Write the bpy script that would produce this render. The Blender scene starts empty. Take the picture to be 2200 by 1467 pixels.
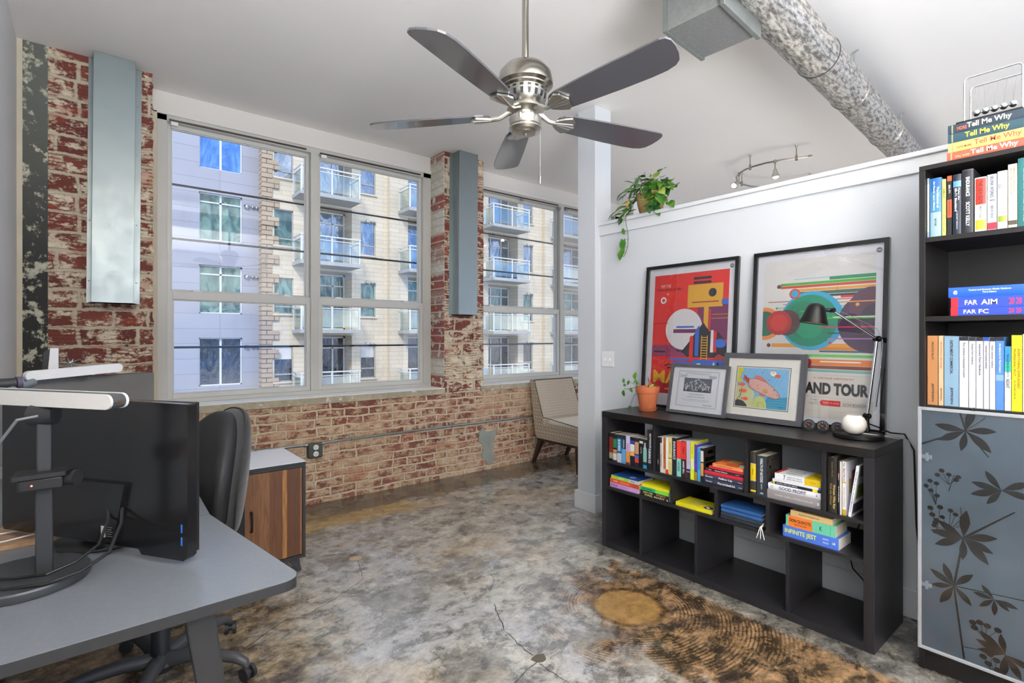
import bpy, math, random
from mathutils import Vector, Matrix
random.seed(7)
C = bpy.context.scene.collection
SC = bpy.context.scene
PI = math.pi

# ------------------------------------------------------------------ camera
cd = bpy.data.cameras.new('camera'); cam = bpy.data.objects.new('camera', cd); C.objects.link(cam)
cd.sensor_width = 36.0; cd.lens = 1113.0 / 2200.0 * 36.0
cd.shift_y = -8.5 / 2200.0
cd.clip_start = .05; cd.clip_end = 300
cam.location = (0, 0, 1.33)
cam.rotation_euler = (PI / 2, 0, math.radians(50.9 - 90))
SC.camera = cam
SC.view_settings.view_transform = 'Standard'; SC.view_settings.look = 'None'
SC.view_settings.gamma = 1; SC.view_settings.use_curve_mapping = False
SC.view_settings.exposure = 0.75
SC.cycles.max_bounces = 10; SC.cycles.diffuse_bounces = 6; SC.cycles.glossy_bounces = 5
SC.cycles.transparent_max_bounces = 16; SC.cycles.transmission_bounces = 6
SC.cycles.use_denoising = True
SC.cycles.sample_clamp_indirect = 6.0
SC.cycles.caustics_reflective = False; SC.cycles.caustics_refractive = False

# ------------------------------------------------------------------ sky, sun, lamps
w = bpy.data.worlds.new('sky'); SC.world = w; w.use_nodes = True
nt = w.node_tree; nt.nodes.clear()
tc = nt.nodes.new('ShaderNodeTexCoord'); mp = nt.nodes.new('ShaderNodeMapping'); mp.inputs['Scale'].default_value = (1, 1, 2.2)
nz = nt.nodes.new('ShaderNodeTexNoise'); nz.inputs['Scale'].default_value = 3.2; nz.inputs['Detail'].default_value = 7; nz.inputs['Roughness'].default_value = .58
rp = nt.nodes.new('ShaderNodeValToRGB'); e = rp.color_ramp.elements
e[0].position = .40; e[0].color = (.16, .36, .80, 1); e[1].position = .60; e[1].color = (.96, .97, 1.0, 1)
bg = nt.nodes.new('ShaderNodeBackground'); bg.inputs['Strength'].default_value = 1.25
wo = nt.nodes.new('ShaderNodeOutputWorld')
nt.links.new(tc.outputs['Generated'], mp.inputs[0]); nt.links.new(mp.outputs[0], nz.inputs['Vector'])
nt.links.new(nz.outputs['Fac'], rp.inputs[0]); nt.links.new(rp.outputs[0], bg.inputs[0]); nt.links.new(bg.outputs[0], wo.inputs[0])

def lamp(name, typ, loc, energy, col=(1, 1, 1), size=.1, rot=None, sizey=None):
    ld = bpy.data.lights.new(name, typ); ld.energy = energy; ld.color = col
    if typ == 'AREA':
        ld.size = size
        if sizey: ld.shape = 'RECTANGLE'; ld.size_y = sizey
    elif typ != 'SUN': ld.shadow_soft_size = size
    o = bpy.data.objects.new(name, ld); C.objects.link(o); o.location = loc
    if rot: o.rotation_euler = rot
    return o
sun = lamp('sun', 'SUN', (0, 0, 30), 1.5, (1, .95, .87))
sun.data.angle = math.radians(12)
sun.rotation_euler = Vector((.50, .62, -.72)).to_track_quat('-Z', 'Y').to_euler()
# uplights added as unseen fill, behind the camera and in the next room
lamp('added_uplight', 'AREA', (.2, -1.6, 1.35), 370, (.985, .99, 1), 2.0, (PI, 0, 0), 2.0)
lamp('pendant_lamp_light', 'POINT', (.22, -2.0, 2.90), 34, (1, .62, .25), .14)
lamp('added_uplight', 'AREA', (5.6, 1.6, .45), 24, (1, .93, .87), 2.2, (PI, 0, 0), 2.2)

# ------------------------------------------------------------------ materials
def lin(c):
    c = c.lstrip('#'); o = []
    for k in (0, 2, 4):
        v = int(c[k:k+2], 16) / 255
        o.append(v / 12.92 if v <= .04045 else ((v + .055) / 1.055) ** 2.4)
    return (*o, 1)

class NT:
    def __init__(s, name):
        s.m = bpy.data.materials.new(name); s.m.use_nodes = True
        s.t = s.m.node_tree; s.t.nodes.clear()
        s.out = s.n('OutputMaterial'); s.b = s.n('BsdfPrincipled'); s.l(s.b.outputs[0], s.out.inputs[0])
        s.tc = s.n('TexCoord')
    def n(s, k): return s.t.nodes.new('ShaderNode' + k)
    def l(s, a, b): s.t.links.new(a, b)
    def put(s, sock, v):
        if hasattr(v, 'is_output'): s.l(v, sock)
        else: sock.default_value = v
    def obj(s): return s.tc.outputs['Object']
    def mapv(s, v, scale=(1, 1, 1), loc=(0, 0, 0), rot=(0, 0, 0)):
        m = s.n('Mapping'); m.inputs['Scale'].default_value = scale; m.inputs['Location'].default_value = loc; m.inputs['Rotation'].default_value = rot
        s.l(v, m.inputs[0]); return m.outputs[0]
    def noise(s, v, scale, detail=4, rough=.5, dist=0, col=False):
        n = s.n('TexNoise'); s.l(v, n.inputs['Vector']); n.inputs['Scale'].default_value = scale
        n.inputs['Detail'].default_value = detail; n.inputs['Roughness'].default_value = rough; n.inputs['Distortion'].default_value = dist
        return n.outputs['Color' if col else 'Fac']
    def ramp(s, f, stops, const=False):
        r = s.n('ValToRGB'); el = r.color_ramp.elements
        while len(el) < len(stops): el.new(.5)
        for k, (p, c) in enumerate(stops):
            el[k].position = p
            el[k].color = lin(c) if isinstance(c, str) else (c, c, c, 1)
        if const: r.color_ramp.interpolation = 'CONSTANT'
        s.l(f, r.inputs[0]); return r.outputs[0]
    def mix(s, f, a, b, mode='MIX'):
        m = s.n('Mix'); m.data_type = 'RGBA'; m.blend_type = mode
        s.put(m.inputs[0], f)
        s.put(m.inputs[6], lin(a) if isinstance(a, str) else a); s.put(m.inputs[7], lin(b) if isinstance(b, str) else b)
        return m.outputs[2]
    def math(s, op, a, b=0, c=None, clamp=False):
        m = s.n('Math'); m.operation = op; m.use_clamp = clamp
        s.put(m.inputs[0], a); s.put(m.inputs[1], b)
        if c is not None: s.put(m.inputs[2], c)
        return m.outputs[0]
    def sep(s, v):
        x = s.n('SeparateXYZ'); s.l(v, x.inputs[0]); return x.outputs
    def comb(s, x, y, z):
        c = s.n('CombineXYZ'); s.put(c.inputs[0], x); s.put(c.inputs[1], y); s.put(c.inputs[2], z); return c.outputs[0]
    def ss(s, v, a, b):     # smooth step between a and b
        m = s.n('MapRange'); m.interpolation_type = 'SMOOTHSTEP'; s.put(m.inputs[0], v)
        m.inputs[1].default_value = a; m.inputs[2].default_value = b; return m.outputs[0]
    def bump(s, h, strength=.3, dist=.01):
        b = s.n('Bump'); b.inputs['Strength'].default_value = strength; b.inputs['Distance'].default_value = dist
        s.l(h, b.inputs['Height']); s.l(b.outputs[0], s.b.inputs['Normal'])
    def set(s, **k):
        for a, v in k.items(): s.put(s.b.inputs[a.replace('_', ' ')], v)
        return s.m

_mc = {}
def mat(name, col, rough=.5, metal=0, var=.06, sc=12, bump=0, bs=60, spec=.5, coat=0, aniso=None, stretch=(1, 1, 1)):
    key = (name, col, rough, metal)
    if key in _mc: return _mc[key]
    s = NT(name); v = s.mapv(s.obj(), stretch)
    c = lin(col); f = s.noise(v, sc, 4)
    a = tuple(max(0, x * (1 - var * 2)) for x in c[:3]) + (1,); b = tuple(min(1, x * (1 + var * 2)) for x in c[:3]) + (1,)
    s.set(Base_Color=s.mix(f, a, b), Roughness=rough, Metallic=metal)
    s.b.inputs['Specular IOR Level'].default_value = spec
    s.b.inputs['Coat Weight'].default_value = coat; s.b.inputs['Coat Roughness'].default_value = .08
    if bump: s.bump(s.noise(v, bs, 3), bump, .004)
    _mc[key] = s.m; return s.m
def ink(col, rough=.55): return mat('ink_' + col.strip('#'), col, rough, 0, .015, 40)

def brick_mat(name, bw, rh, mortar, c1, c2, cm, res, resamt, tone, ribs=False):
    s = NT(name); o = s.obj()
    wob = s.noise(o, 7, 3, .5, 0, True); wob2 = s.noise(o, 60, 3, .6, 0, True)
    def off(v, col, amt):
        m = s.n('VectorMath'); m.operation = 'MULTIPLY_ADD'; s.l(col, m.inputs[0]); m.inputs[1].default_value = (amt,) * 3; s.l(v, m.inputs[2]); return m.outputs[0]
    p = off(off(o, wob, .034), wob2, .016)
    x, y, z = s.sep(p)[:3]
    xy = s.math('ADD', x, s.math('MULTIPLY', y, 1.0))
    q = s.comb(xy, z, 0)
    b = s.n('TexBrick'); s.l(q, b.inputs['Vector'])
    b.inputs['Scale'].default_value = 1; b.inputs['Brick Width'].default_value = bw; b.inputs['Row Height'].default_value = rh
    b.inputs['Mortar Size'].default_value = mortar; b.inputs['Mortar Smooth'].default_value = .5; b.inputs['Bias'].default_value = .1
    b.inputs['Color1'].default_value = lin(c1); b.inputs['Color2'].default_value = lin(c2); b.inputs['Mortar'].default_value = lin(cm)
    b.offset = .5; b.squash = .62; b.squash_frequency = 3
    big = s.noise(o, 2.3, 3, .6); mid = s.noise(s.mapv(o, (1, 1, 1.6)), 11, 6, .68); fine = s.noise(o, 42, 6, .75)
    # lime and paint residue left on the brick faces
    n = s.math('ADD', s.math('MULTIPLY', big, .55), s.math('ADD', s.math('MULTIPLY', mid, .75), s.math('MULTIPLY', fine, .45)))
    f = s.ss(s.math('ADD', n, s.math('MULTIPLY', s.math('SUBTRACT', s.noise(s.mapv(o, (.6, .6, 1.8)), 26, 8, .75, .4), .5), .5)), resamt, resamt + .10)
    col = s.mix(f, b.outputs['Color'], s.ramp(mid, res))
    speck = s.ss(fine, .60, .70)
    col = s.mix(s.math('MULTIPLY', speck, .5), col, tone)
    col = s.mix(s.math('MULTIPLY', s.ss(b.outputs['Fac'], .3, .9), .8), col, cm)
    if ribs:
        rb = s.math('SINE', s.math('MULTIPLY', s.math('ADD', z, s.math('MULTIPLY', mid, .012)), 2 * PI / .024))
        rmask = s.math('MULTIPLY', s.ss(rb, .1, .8), s.ss(s.noise(s.mapv(o, (1, 1, .8)), 4.5, 2), .48, .56))
        col = s.mix(s.math('MULTIPLY', rmask, .65), col, '#6e2f25')
    hv = s.noise(s.mapv(o, (4, 4, 12)), 1.1, 1); col = s.mix(s.math('MULTIPLY', s.ss(hv, .60, .68), .35), col, '#a5482f')
    holes = s.ss(s.noise(o, 17, 2, .4), .73, .77)
    col = s.mix(s.math('MULTIPLY', holes, .7), col, '#33261f')
    s.set(Base_Color=col, Roughness=.9)
    h = s.math('ADD', s.math('MULTIPLY', s.math('SUBTRACT', 1, b.outputs['Fac']), .8), s.math('ADD', s.math('MULTIPLY', fine, .5), s.math('MULTIPLY', mid, .7)))
    h = s.math('SUBTRACT', h, s.math('MULTIPLY', holes, .8))
    s.bump(h, .8, .012)
    return s.m

M = {}
M['brick'] = brick_mat('old_brick_low', .222, .0700, .011, '#8c5548', '#744338', '#cdbba0', [(.30, '#97775e'), (.5, '#b5987b'), (.68, '#cdb699')], .80, '#5d3a2c')
M['brick_pier'] = brick_mat('old_brick_pier', .30, .118, .014, '#86483c', '#6a362f', '#c4b69e', [(.32, '#9c8474'), (.5, '#cdbea2'), (.66, '#e0d5be')], .83, '#5a3b34', True)

def plaster(name, col, bumpy=.12, var=.02):
    s = NT(name); o = s.obj(); f = s.noise(o, 1.3, 4); c = lin(col)
    a = tuple(x * (1 - var) for x in c[:3]) + (1,); b = tuple(min(1, x * (1 + var)) for x in c[:3]) + (1,)
    s.set(Base_Color=s.mix(f, a, b), Roughness=.62)
    s.bump(s.math('ADD', s.noise(o, 90, 3), s.noise(o, 9, 4)), bumpy, .004); return s.m
M['ceiling'] = plaster('ceiling_paint', '#eae9e7'); M['wall'] = plaster('wall_paint', '#ccd0d5'); M['wall_l'] = plaster('wall_paint_left', '#dcdedf')
M['trim'] = plaster('trim_paint', '#d6d9dc', .05)
M['head'] = plaster('header_paint', '#dad7d1', .3, .03)
M['winframe'] = mat('window_frame_paint', '#bebdb6', .42, 0, .03, 6, .1)
M['winframe2'] = mat('sash_vinyl', '#c6c6c1', .38, 0, .02, 6)

def concrete_sill():
    s = NT('sill_concrete'); o = s.obj()
    f = s.noise(o, 8, 7, .65); g = s.ss(s.noise(o, 22, 5, .6), .62, .66)
    s.set(Base_Color=s.mix(g, s.ramp(f, [(.3, '#8e846f'), (.55, '#aca28c'), (.75, '#bdb6a4')]), '#d8d6ce'), Roughness=.8); s.bump(f, .5, .006); return s.m
M['sill'] = concrete_sill()
M['sillp'] = mat('sill_white_paint', '#f2f2ee', .5, 0, .02, 8)

def black_paint():
    s = NT('peeling_black_paint'); o = s.obj()
    x, y, z = s.sep(o)[:3]
    n = s.noise(s.mapv(o, (1, 1, .8)), 9, 9, .72); n2 = s.noise(o, 30, 6, .7)
    up = s.ss(z, 1.6, 2.9)
    f = s.ss(s.math('ADD', n, s.math('MULTIPLY', n2, .35)), .70, .76)
    dark = s.mix(up, '#23241f', '#63665e')
    col = s.mix(f, dark, s.ramp(n2, [(.3, '#8b8f80'), (.6, '#c4c0ac')]))
    s.set(Base_Color=col, Roughness=.7); s.bump(s.math('ADD', f, n2), .5, .006); return s.m
M['blackpaint'] = black_paint()
M['cream'] = mat('cream_plaster', '#c9bfa9', .85, 0, .1, 7, .6, 18)
M['greypatch'] = mat('grey_cement_patch', '#8c9088', .9, 0, .12, 9, .8, 30)

def pier_side():
    s = NT('painted_brick_side'); o = s.obj(); x, y, z = s.sep(o)[:3]
    n = s.noise(o, 13, 6, .65); fine = s.noise(o, 50, 4, .7)
    row = s.math('FRACT', s.math('MULTIPLY', z, 1 / .075)); gap = s.ss(s.math('ABSOLUTE', s.math('SUBTRACT', row, .5)), .38, .46)
    zone = s.ss(s.noise(s.comb(0, 0, z), 2.6, 2), .46, .52)
    col = s.mix(s.math('MULTIPLY', zone, s.ss(n, .40, .46)), s.ramp(fine, [(.3, '#b9b09a'), (.6, '#dcd9cc')]), s.ramp(n, [(.4, '#7b3b32'), (.6, '#a35c4e')]))
    col = s.mix(gap, col, '#cbc2b0')
    s.set(Base_Color=col, Roughness=.85); s.bump(s.math('ADD', n, s.math('SUBTRACT', fine, gap)), .8, .01); return s.m
M['pierside'] = pier_side()

def floor_mat():
    s = NT('stained_concrete_floor'); o = s.obj(); x, y, z = s.sep(o)[:3]
    big = s.noise(o, .9, 4, .55, .4); mid = s.noise(s.mapv(o, (1.3, 1, 1), rot=(0, 0, .5)), 3.2, 8, .66, .5)
    fin = s.noise(s.mapv(o, (1.0, 1.9, 1), rot=(0, 0, .9)), 13, 10, .74, .7); grit = s.noise(o, 70, 5, .75)
    fl1 = s.noise(s.mapv(o, (1.15, 1, 1), rot=(0, 0, .7)), 2.6, 15, .74, .35); fl2 = s.noise(s.mapv(o, (1, 1.3, 1), (3, 5, 0), (0, 0, -.4)), 8.5, 15, .78, .3)
    base = s.ramp(fl2, [(.36, '#6b675f'), (.46, '#959085'), (.55, '#b3ada1'), (.66, '#d2cdc1')])
    base = s.mix(s.math('MULTIPLY', s.ss(s.noise(o, 1.1, 4, .6), .44, .62), .55), base, s.ramp(fin, [(.4, '#8f939c'), (.6, '#b9bdc6')]))
    d1 = s.math('MULTIPLY', s.ss(fl1, .50, .45), .62); d2 = s.math('MULTIPLY', s.ss(fl2, .475, .435), .62)
    darkc = s.ramp(fl2, [(.35, '#3a3936'), (.5, '#5c5a54'), (.62, '#8a867c')])
    col = s.mix(d1, base, darkc); col = s.mix(d2, col, s.ramp(fin, [(.4, '#45433e'), (.6, '#77736a')]))
    tan = s.math('MULTIPLY', s.ss(s.noise(o, 1.7, 5, .6, .3), .53, .64), .6)
    col = s.mix(tan, col, s.ramp(fl2, [(.38, '#7a6a54'), (.5, '#b09f86'), (.64, '#cfc1a8')]))
    # warm brown zone along the low shelf, ragged edge
    wob = s.math('MULTIPLY', s.math('SUBTRACT', mid, .5), 1.5)
    e1 = s.math('ADD', s.math('SUBTRACT', x, s.math('MULTIPLY', y, .12)), wob)
    zone = s.math('MULTIPLY', s.ss(e1, 1.45, 1.75), s.ss(s.math('ADD', y, wob), 2.15, 1.8))
    edge = s.ss(s.math('ADD', x, s.math('MULTIPLY', fin, .12)), 2.52, 2.46)
    zone = s.math('MULTIPLY', zone, edge)
    brown = s.ramp(fl2, [(.40, '#281d13'), (.46, '#48361f'), (.51, '#7a5d3a'), (.58, '#a27d56'), (.70, '#c29c78')])
    col = s.mix(s.math('MULTIPLY', zone, .92), col, brown)
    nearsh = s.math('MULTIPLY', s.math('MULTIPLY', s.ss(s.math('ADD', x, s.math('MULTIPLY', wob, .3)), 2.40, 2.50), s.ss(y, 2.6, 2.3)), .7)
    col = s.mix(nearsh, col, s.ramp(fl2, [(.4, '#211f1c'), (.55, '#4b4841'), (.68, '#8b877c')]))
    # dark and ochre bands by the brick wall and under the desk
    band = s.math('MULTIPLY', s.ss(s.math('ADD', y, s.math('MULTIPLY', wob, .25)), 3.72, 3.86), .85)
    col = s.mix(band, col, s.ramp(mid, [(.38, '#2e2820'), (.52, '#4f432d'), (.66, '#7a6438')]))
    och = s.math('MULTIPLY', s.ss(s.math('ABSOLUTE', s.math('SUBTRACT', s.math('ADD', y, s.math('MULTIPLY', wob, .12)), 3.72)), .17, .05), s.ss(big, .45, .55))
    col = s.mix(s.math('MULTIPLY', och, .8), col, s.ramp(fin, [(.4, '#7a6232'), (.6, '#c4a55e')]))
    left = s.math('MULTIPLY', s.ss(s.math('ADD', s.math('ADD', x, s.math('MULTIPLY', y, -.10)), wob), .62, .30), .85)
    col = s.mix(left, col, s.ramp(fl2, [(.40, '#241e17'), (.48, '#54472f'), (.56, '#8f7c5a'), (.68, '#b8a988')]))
    # trowel swirls and the round amber patch
    dx = s.math('SUBTRACT', x, 2.06); dy = s.math('SUBTRACT', y, 1.63)
    r = s.math('SQRT', s.math('ADD', s.math('MULTIPLY', dx, dx), s.math('MULTIPLY', dy, dy)))
    r2 = s.math('ADD', r, s.math('MULTIPLY', fin, .018))
    ring = s.math('SINE', s.math('MULTIPLY', r2, 2 * PI / .017))
    rm = s.math('MULTIPLY', s.math('MULTIPLY', s.ss(r, .21, .27), s.ss(r, .85, .62)), s.ss(s.noise(o, 3.6, 6, .7), .42, .52))
    rm = s.math('MULTIPLY', rm, s.math('MULTIPLY', s.ss(ring, -.1, .6), zone))
    col = s.mix(s.math('MULTIPLY', rm, .75), col, '#33261a')
    patch = s.ss(s.math('ADD', r, s.math('MULTIPLY', s.math('SUBTRACT', fin, .5), .14)), .175, .15)
    col = s.mix(patch, col, s.ramp(s.noise(o, 22, 5, .6), [(.3, '#7d5d36'), (.6, '#a8844f')]))
    rim = s.math('MULTIPLY', s.ss(s.math('ABSOLUTE', s.math('SUBTRACT', r, .172)), .022, .004), .55)
    col = s.mix(rim, col, '#4a2f16')
    flecks = s.ss(s.noise(o, 120, 2, .5), .72, .76)
    col = s.mix(s.math('MULTIPLY', flecks, .6), col, '#d9d5cb')
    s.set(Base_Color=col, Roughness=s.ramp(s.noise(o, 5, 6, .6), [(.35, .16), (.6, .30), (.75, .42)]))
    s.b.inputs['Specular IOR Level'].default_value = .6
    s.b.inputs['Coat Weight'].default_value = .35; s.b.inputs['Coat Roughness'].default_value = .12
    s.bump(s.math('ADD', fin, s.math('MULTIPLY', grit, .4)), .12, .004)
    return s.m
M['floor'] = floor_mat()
M['crack'] = mat('crack_dark', '#2b2825', .9, 0, .2, 30)

def galv(name, c, spots=False):
    s = NT(name); o = s.obj()
    if spots:
        v = s.n('TexVoronoi'); v.inputs['Scale'].default_value = 34; v.inputs['Randomness'].default_value = 1
        s.l(s.mapv(o, (.55, 1.2, 1.2), rot=(0, 0, .3)), v.inputs['Vector']); f = v.outputs['Distance']
        n = s.noise(s.mapv(o, (.45, 1.5, 1.5), rot=(0, .25, .3)), 42, 5, .62, .25)
        col = s.ramp(n, [(.38, '#696763'), (.47, '#93918c'), (.55, '#b5b2ac'), (.68, '#c9c6bf')])
        s.set(Base_Color=col, Metallic=.55, Roughness=s.ramp(n, [(.4, .5), (.6, .34)]))
    else:
        n = s.noise(o, 4, 6, .6); col = s.mix(n, tuple(x * .86 for x in lin(c)[:3]) + (1,), lin(c))
        s.set(Base_Color=col, Metallic=.85, Roughness=s.ramp(s.noise(o, 12, 5), [(.3, .36), (.7, .46)]))
        s.bump(s.noise(s.mapv(o, (1, 1, .3)), 6, 3), .12, .02)
    return s.m
M['galv'] = galv('galvanised_sheet', '#96a1a2'); M['duct'] = galv('spiral_duct_metal', '', True)
M['ductbox'] = mat('duct_box_metal', '#8b8d8c', .5, .5, .12, 60, .1)
M['nickel'] = mat('brushed_nickel', '#a8a49b', .26, 1, .05, 20, 0, 60, .5, 0, None, (1, 1, 12))
M['nickel_l'] = mat('satin_nickel', '#c9c6be', .3, 1, .05, 20)
M['chrome'] = mat('chrome', '#d4d6d8', .1, 1, .02, 5)
M['steel'] = mat('conduit_steel', '#9aa09c', .4, .85, .08, 20)
M['blade'] = mat('blade_charcoal', '#48484d', .30, .0, .04, 30, .02, 80, .8, .5, None, (1, 14, 1))
M['bladeedge'] = mat('blade_edge_black', '#18181a', .4)
M['black'] = mat('matte_black_metal', '#161617', .38, .3, .1, 10)
M['blackp'] = mat('black_plastic', '#1a1a1b', .42, 0, .1, 20)
M['gloss'] = mat('gloss_black_plastic', '#1b1b1c', .17, 0, .1, 5, 0, 60, .55)
M['dgrey'] = mat('dark_grey_plastic', '#2b2c2e', .45, 0, .06, 20)
M['white'] = mat('white_plastic', '#e9eaec', .35, 0, .02, 10)
M['offwhite'] = mat('off_white_diffuser', '#d8d5d0', .5, 0, .02, 10)
M['silver'] = mat('silver_plastic', '#8e97a0', .3, .6, .05, 10)
M['desk'] = mat('grey_desk_laminate', '#74797f', .27, 0, .04, 90, .05, 200)
M['deskedge'] = mat('dark_desk_edge', '#2c2c2d', .5, 0, .08, 40)
M['shelfblack'] = mat('black_brown_foil', '#161413', .36, 0, .15, 16, .10, 40, .5, 0, None, (14, 1, 1))
M['shelfblack2'] = mat('black_brown_foil_edge', '#232225', .38, 0, .10, 16, .05, 40, .5, 0, None, (1, 1, 14))
M['bookcase'] = mat('black_brown_case', '#171413', .42, 0, .15, 16, .08, 40, .4, 0, None, (1, 14, 1))
M['terra'] = mat('terracotta', '#b4623a', .75, 0, .12, 14, .15, 60)
M['soil'] = mat('soil', '#2b2018', .95, 0, .3, 60, .8, 80)
M['wicker'] = mat('wicker', '#9c8252', .8, 0, .25, 60, .8, 70)
M['stem'] = mat('stem_green', '#4e6a26', .5, 0, .1, 30)
M['stemd'] = mat('stem_brown', '#4a3b2c', .6, 0, .1, 30)
M['paper'] = mat('page_paper', '#d9cfb8', .85, 0, .12, 8, .5, 260, .3, 0, None, (1, 1, 1))
M['paperw'] = mat('page_paper_white', '#e6e3da', .85, 0, .08, 8, .3, 260)
M['seatwood'] = mat('dark_walnut_leg', '#3a2a22', .4, 0, .2, 20, .05, 40, .5, 0, None, (1, 1, .1))
M['cable'] = mat('black_cable', '#151515', .5)
M['ceramic'] = mat('white_ceramic', '#efe9df', .25, 0, .03, 5, 0, 60, .5, .3)
M['matboard'] = mat('mat_board', '#ece9e1', .8, 0, .02, 30, .1, 200)
M['frameg'] = mat('charcoal_frame', '#4a4a50', .42, 0, .1, 30, .05, 60, .5, 0, None, (6, 1, 1))
M['frameblk'] = mat('glossy_black_frame', '#101012', .16, 0, .1, 5, 0, 60, .6, .5)

def leaf_mat(name, a, b):
    s = NT(name); f = s.noise(s.obj(), 22, 4)
    s.set(Base_Color=s.ramp(f, [(.3, a), (.7, b)]), Roughness=.32); s.b.inputs['Subsurface Weight'].default_value = 0
    s.bump(f, .2, .003); return s.m
M['leaf'] = leaf_mat('pothos_leaf', '#2c6418', '#5b9128'); M['leafd'] = leaf_mat('pothos_leaf_dark', '#1f4a24', '#3d7030'); M['leafy'] = leaf_mat('pothos_leaf_bright', '#6f9a28', '#b4cc55')

def glass_mat(name, tint=(.97, .98, .98), refl=.07, rough=.0):
    s = NT(name); s.t.nodes.remove(s.b)
    tr = s.n('BsdfTransparent'); tr.inputs[0].default_value = (*tint, 1)
    gl = s.n('BsdfGlossy'); gl.inputs['Roughness'].default_value = rough; gl.inputs[0].default_value = (1, 1, 1, 1)
    lw = s.n('LayerWeight'); lw.inputs[0].default_value = .28
    f = s.math('ADD', s.math('MULTIPLY', lw.outputs['Fresnel'], .6), refl, clamp=True)
    f = s.math('MULTIPLY', f, s.ramp(s.noise(s.obj(), 2, 2), [(.3, .92), (.7, 1.0)]))
    mx = s.n('MixShader'); s.l(f, mx.inputs[0]); s.l(tr.outputs[0], mx.inputs[1]); s.l(gl.outputs[0], mx.inputs[2])
    s.l(mx.outputs[0], s.out.inputs[0]); return s.m
M['glass'] = glass_mat('window_glass', (.97, .98, .98), .015); M['picglass'] = glass_mat('picture_glass', (1, 1, 1), .03)
M['rail_glass'] = glass_mat('balcony_glass', (.86, .93, .92), .14)

def farpane(name, a, b, refl):
    s = NT(name); o = s.obj(); n = s.noise(s.mapv(o, (1, 1, .5)), 1.6, 3, .5, 2.0)
    s.set(Base_Color=s.ramp(n, [(.35, a), (.65, b)]), Roughness=.04, Metallic=refl)
    s.b.inputs['Specular IOR Level'].default_value = 1.0
    s.bump(n, .10, .25); return s.m
M['pane_sky'] = farpane('far_window_pane_high', '#8b97a4', '#b4bcc4', .70)  # pale reflected sky painted into the pane colour
M['pane_green'] = farpane('far_window_pane_green', '#2f4f50', '#6f948c', .25)
M['pane_dark'] = farpane('far_window_pane_low', '#2b2a2c', '#4a4a4d', .06)
M['pane_blue'] = farpane('far_window_pane_blue', '#2f6cb8', '#5a94d8', .45)  # vivid blue of the reflected sky, painted into the pane

def facade(name, c, cj, bw, rh, js, stain, sq=False):
    s = NT(name); o = s.obj(); x, y, z = s.sep(o)[:3]
    q = s.comb(s.math('ADD', x, y), z, 0)
    b = s.n('TexBrick'); s.l(q, b.inputs['Vector']); b.offset = 0 if sq else .5
    b.inputs['Scale'].default_value = 1; b.inputs['Brick Width'].default_value = bw; b.inputs['Row Height'].default_value = rh
    b.inputs['Mortar Size'].default_value = js; b.inputs['Mortar Smooth'].default_value = .2
    c0 = lin(c); b.inputs['Color1'].default_value = c0; b.inputs['Color2'].default_value = tuple(v * .90 for v in c0[:3]) + (1,); b.inputs['Mortar'].default_value = lin(cj)
    n = s.noise(s.mapv(o, (1, 1, .35)), 1.1, 6, .65)
    col = s.mix(s.math('MULTIPLY', s.ss(n, .52, .75), stain), b.outputs['Color'], '#8f8478')
    s.set(Base_Color=col, Roughness=.8); return s.m
M['beige'] = facade('beige_stone_facade', '#dccfb9', '#b8ab98', .95, .205, .010, .25)
M['quoin'] = facade('weathered_stone', '#b8a48c', '#6f6052', .6, .205, .02, .9)
M['lav'] = facade('lavender_panel_facade', '#a6a7b2', '#8b8c95', 1.7, .62, .012, .25, True)
M['concrete'] = mat('balcony_concrete', '#a9aaa8', .8, 0, .1, 4)
M['whitemetal'] = mat('white_rail_metal', '#d8dbdb', .45, 0, .03, 6)
M['asphalt'] = mat('asphalt', '#6a6a6a', .9, 0, .1, 2)

def fabric():
    s = NT('ring_pattern_fabric'); o = s.obj(); x, y, z = s.sep(o)[:3]
    k = 1 / .036
    u = s.math('MULTIPLY', s.math('ADD', x, s.math('MULTIPLY', y, .45)), k); v = s.math('MULTIPLY', s.math('ADD', z, s.math('MULTIPLY', y, .9)), k)
    vi = s.math('FLOOR', v); u = s.math('ADD', u, s.math('MULTIPLY', vi, .5))
    a = s.math('SUBTRACT', s.math('FRACT', u), .5); b = s.math('SUBTRACT', s.math('FRACT', v), .5)
    r = s.math('SQRT', s.math('ADD', s.math('MULTIPLY', a, a), s.math('MULTIPLY', b, b)))
    col = s.ramp(r, [(.0, '#f4f1e8'), (.13, '#eee9dd'), (.17, '#7b6a57'), (.29, '#84735f'), (.34, '#cfc5b4'), (.44, '#c4b8a5'), (.5, '#9b8c78')])
    s.set(Base_Color=col, Roughness=.85); s.b.inputs['Sheen Weight'].default_value = .3; return s.m
M['fabric'] = fabric()
def mesh_fabric():
    s = NT('charcoal_knit'); o = s.obj(); wv = s.n('TexWave'); wv.inputs['Scale'].default_value = 90; wv.bands_direction = 'DIAGONAL'; s.l(o, wv.inputs['Vector'])
    s.set(Base_Color=s.ramp(wv.outputs['Fac'], [(.2, '#19191b'), (.8, '#38383b')]), Roughness=.75); s.bump(wv.outputs['Fac'], .4, .003)
    s.b.inputs['Sheen Weight'].default_value = .3; return s.m
M['knit'] = mesh_fabric(); M['pad'] = mat('charcoal_upholstery', '#262628', .6, 0, .08, 30, .3, 300)
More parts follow.
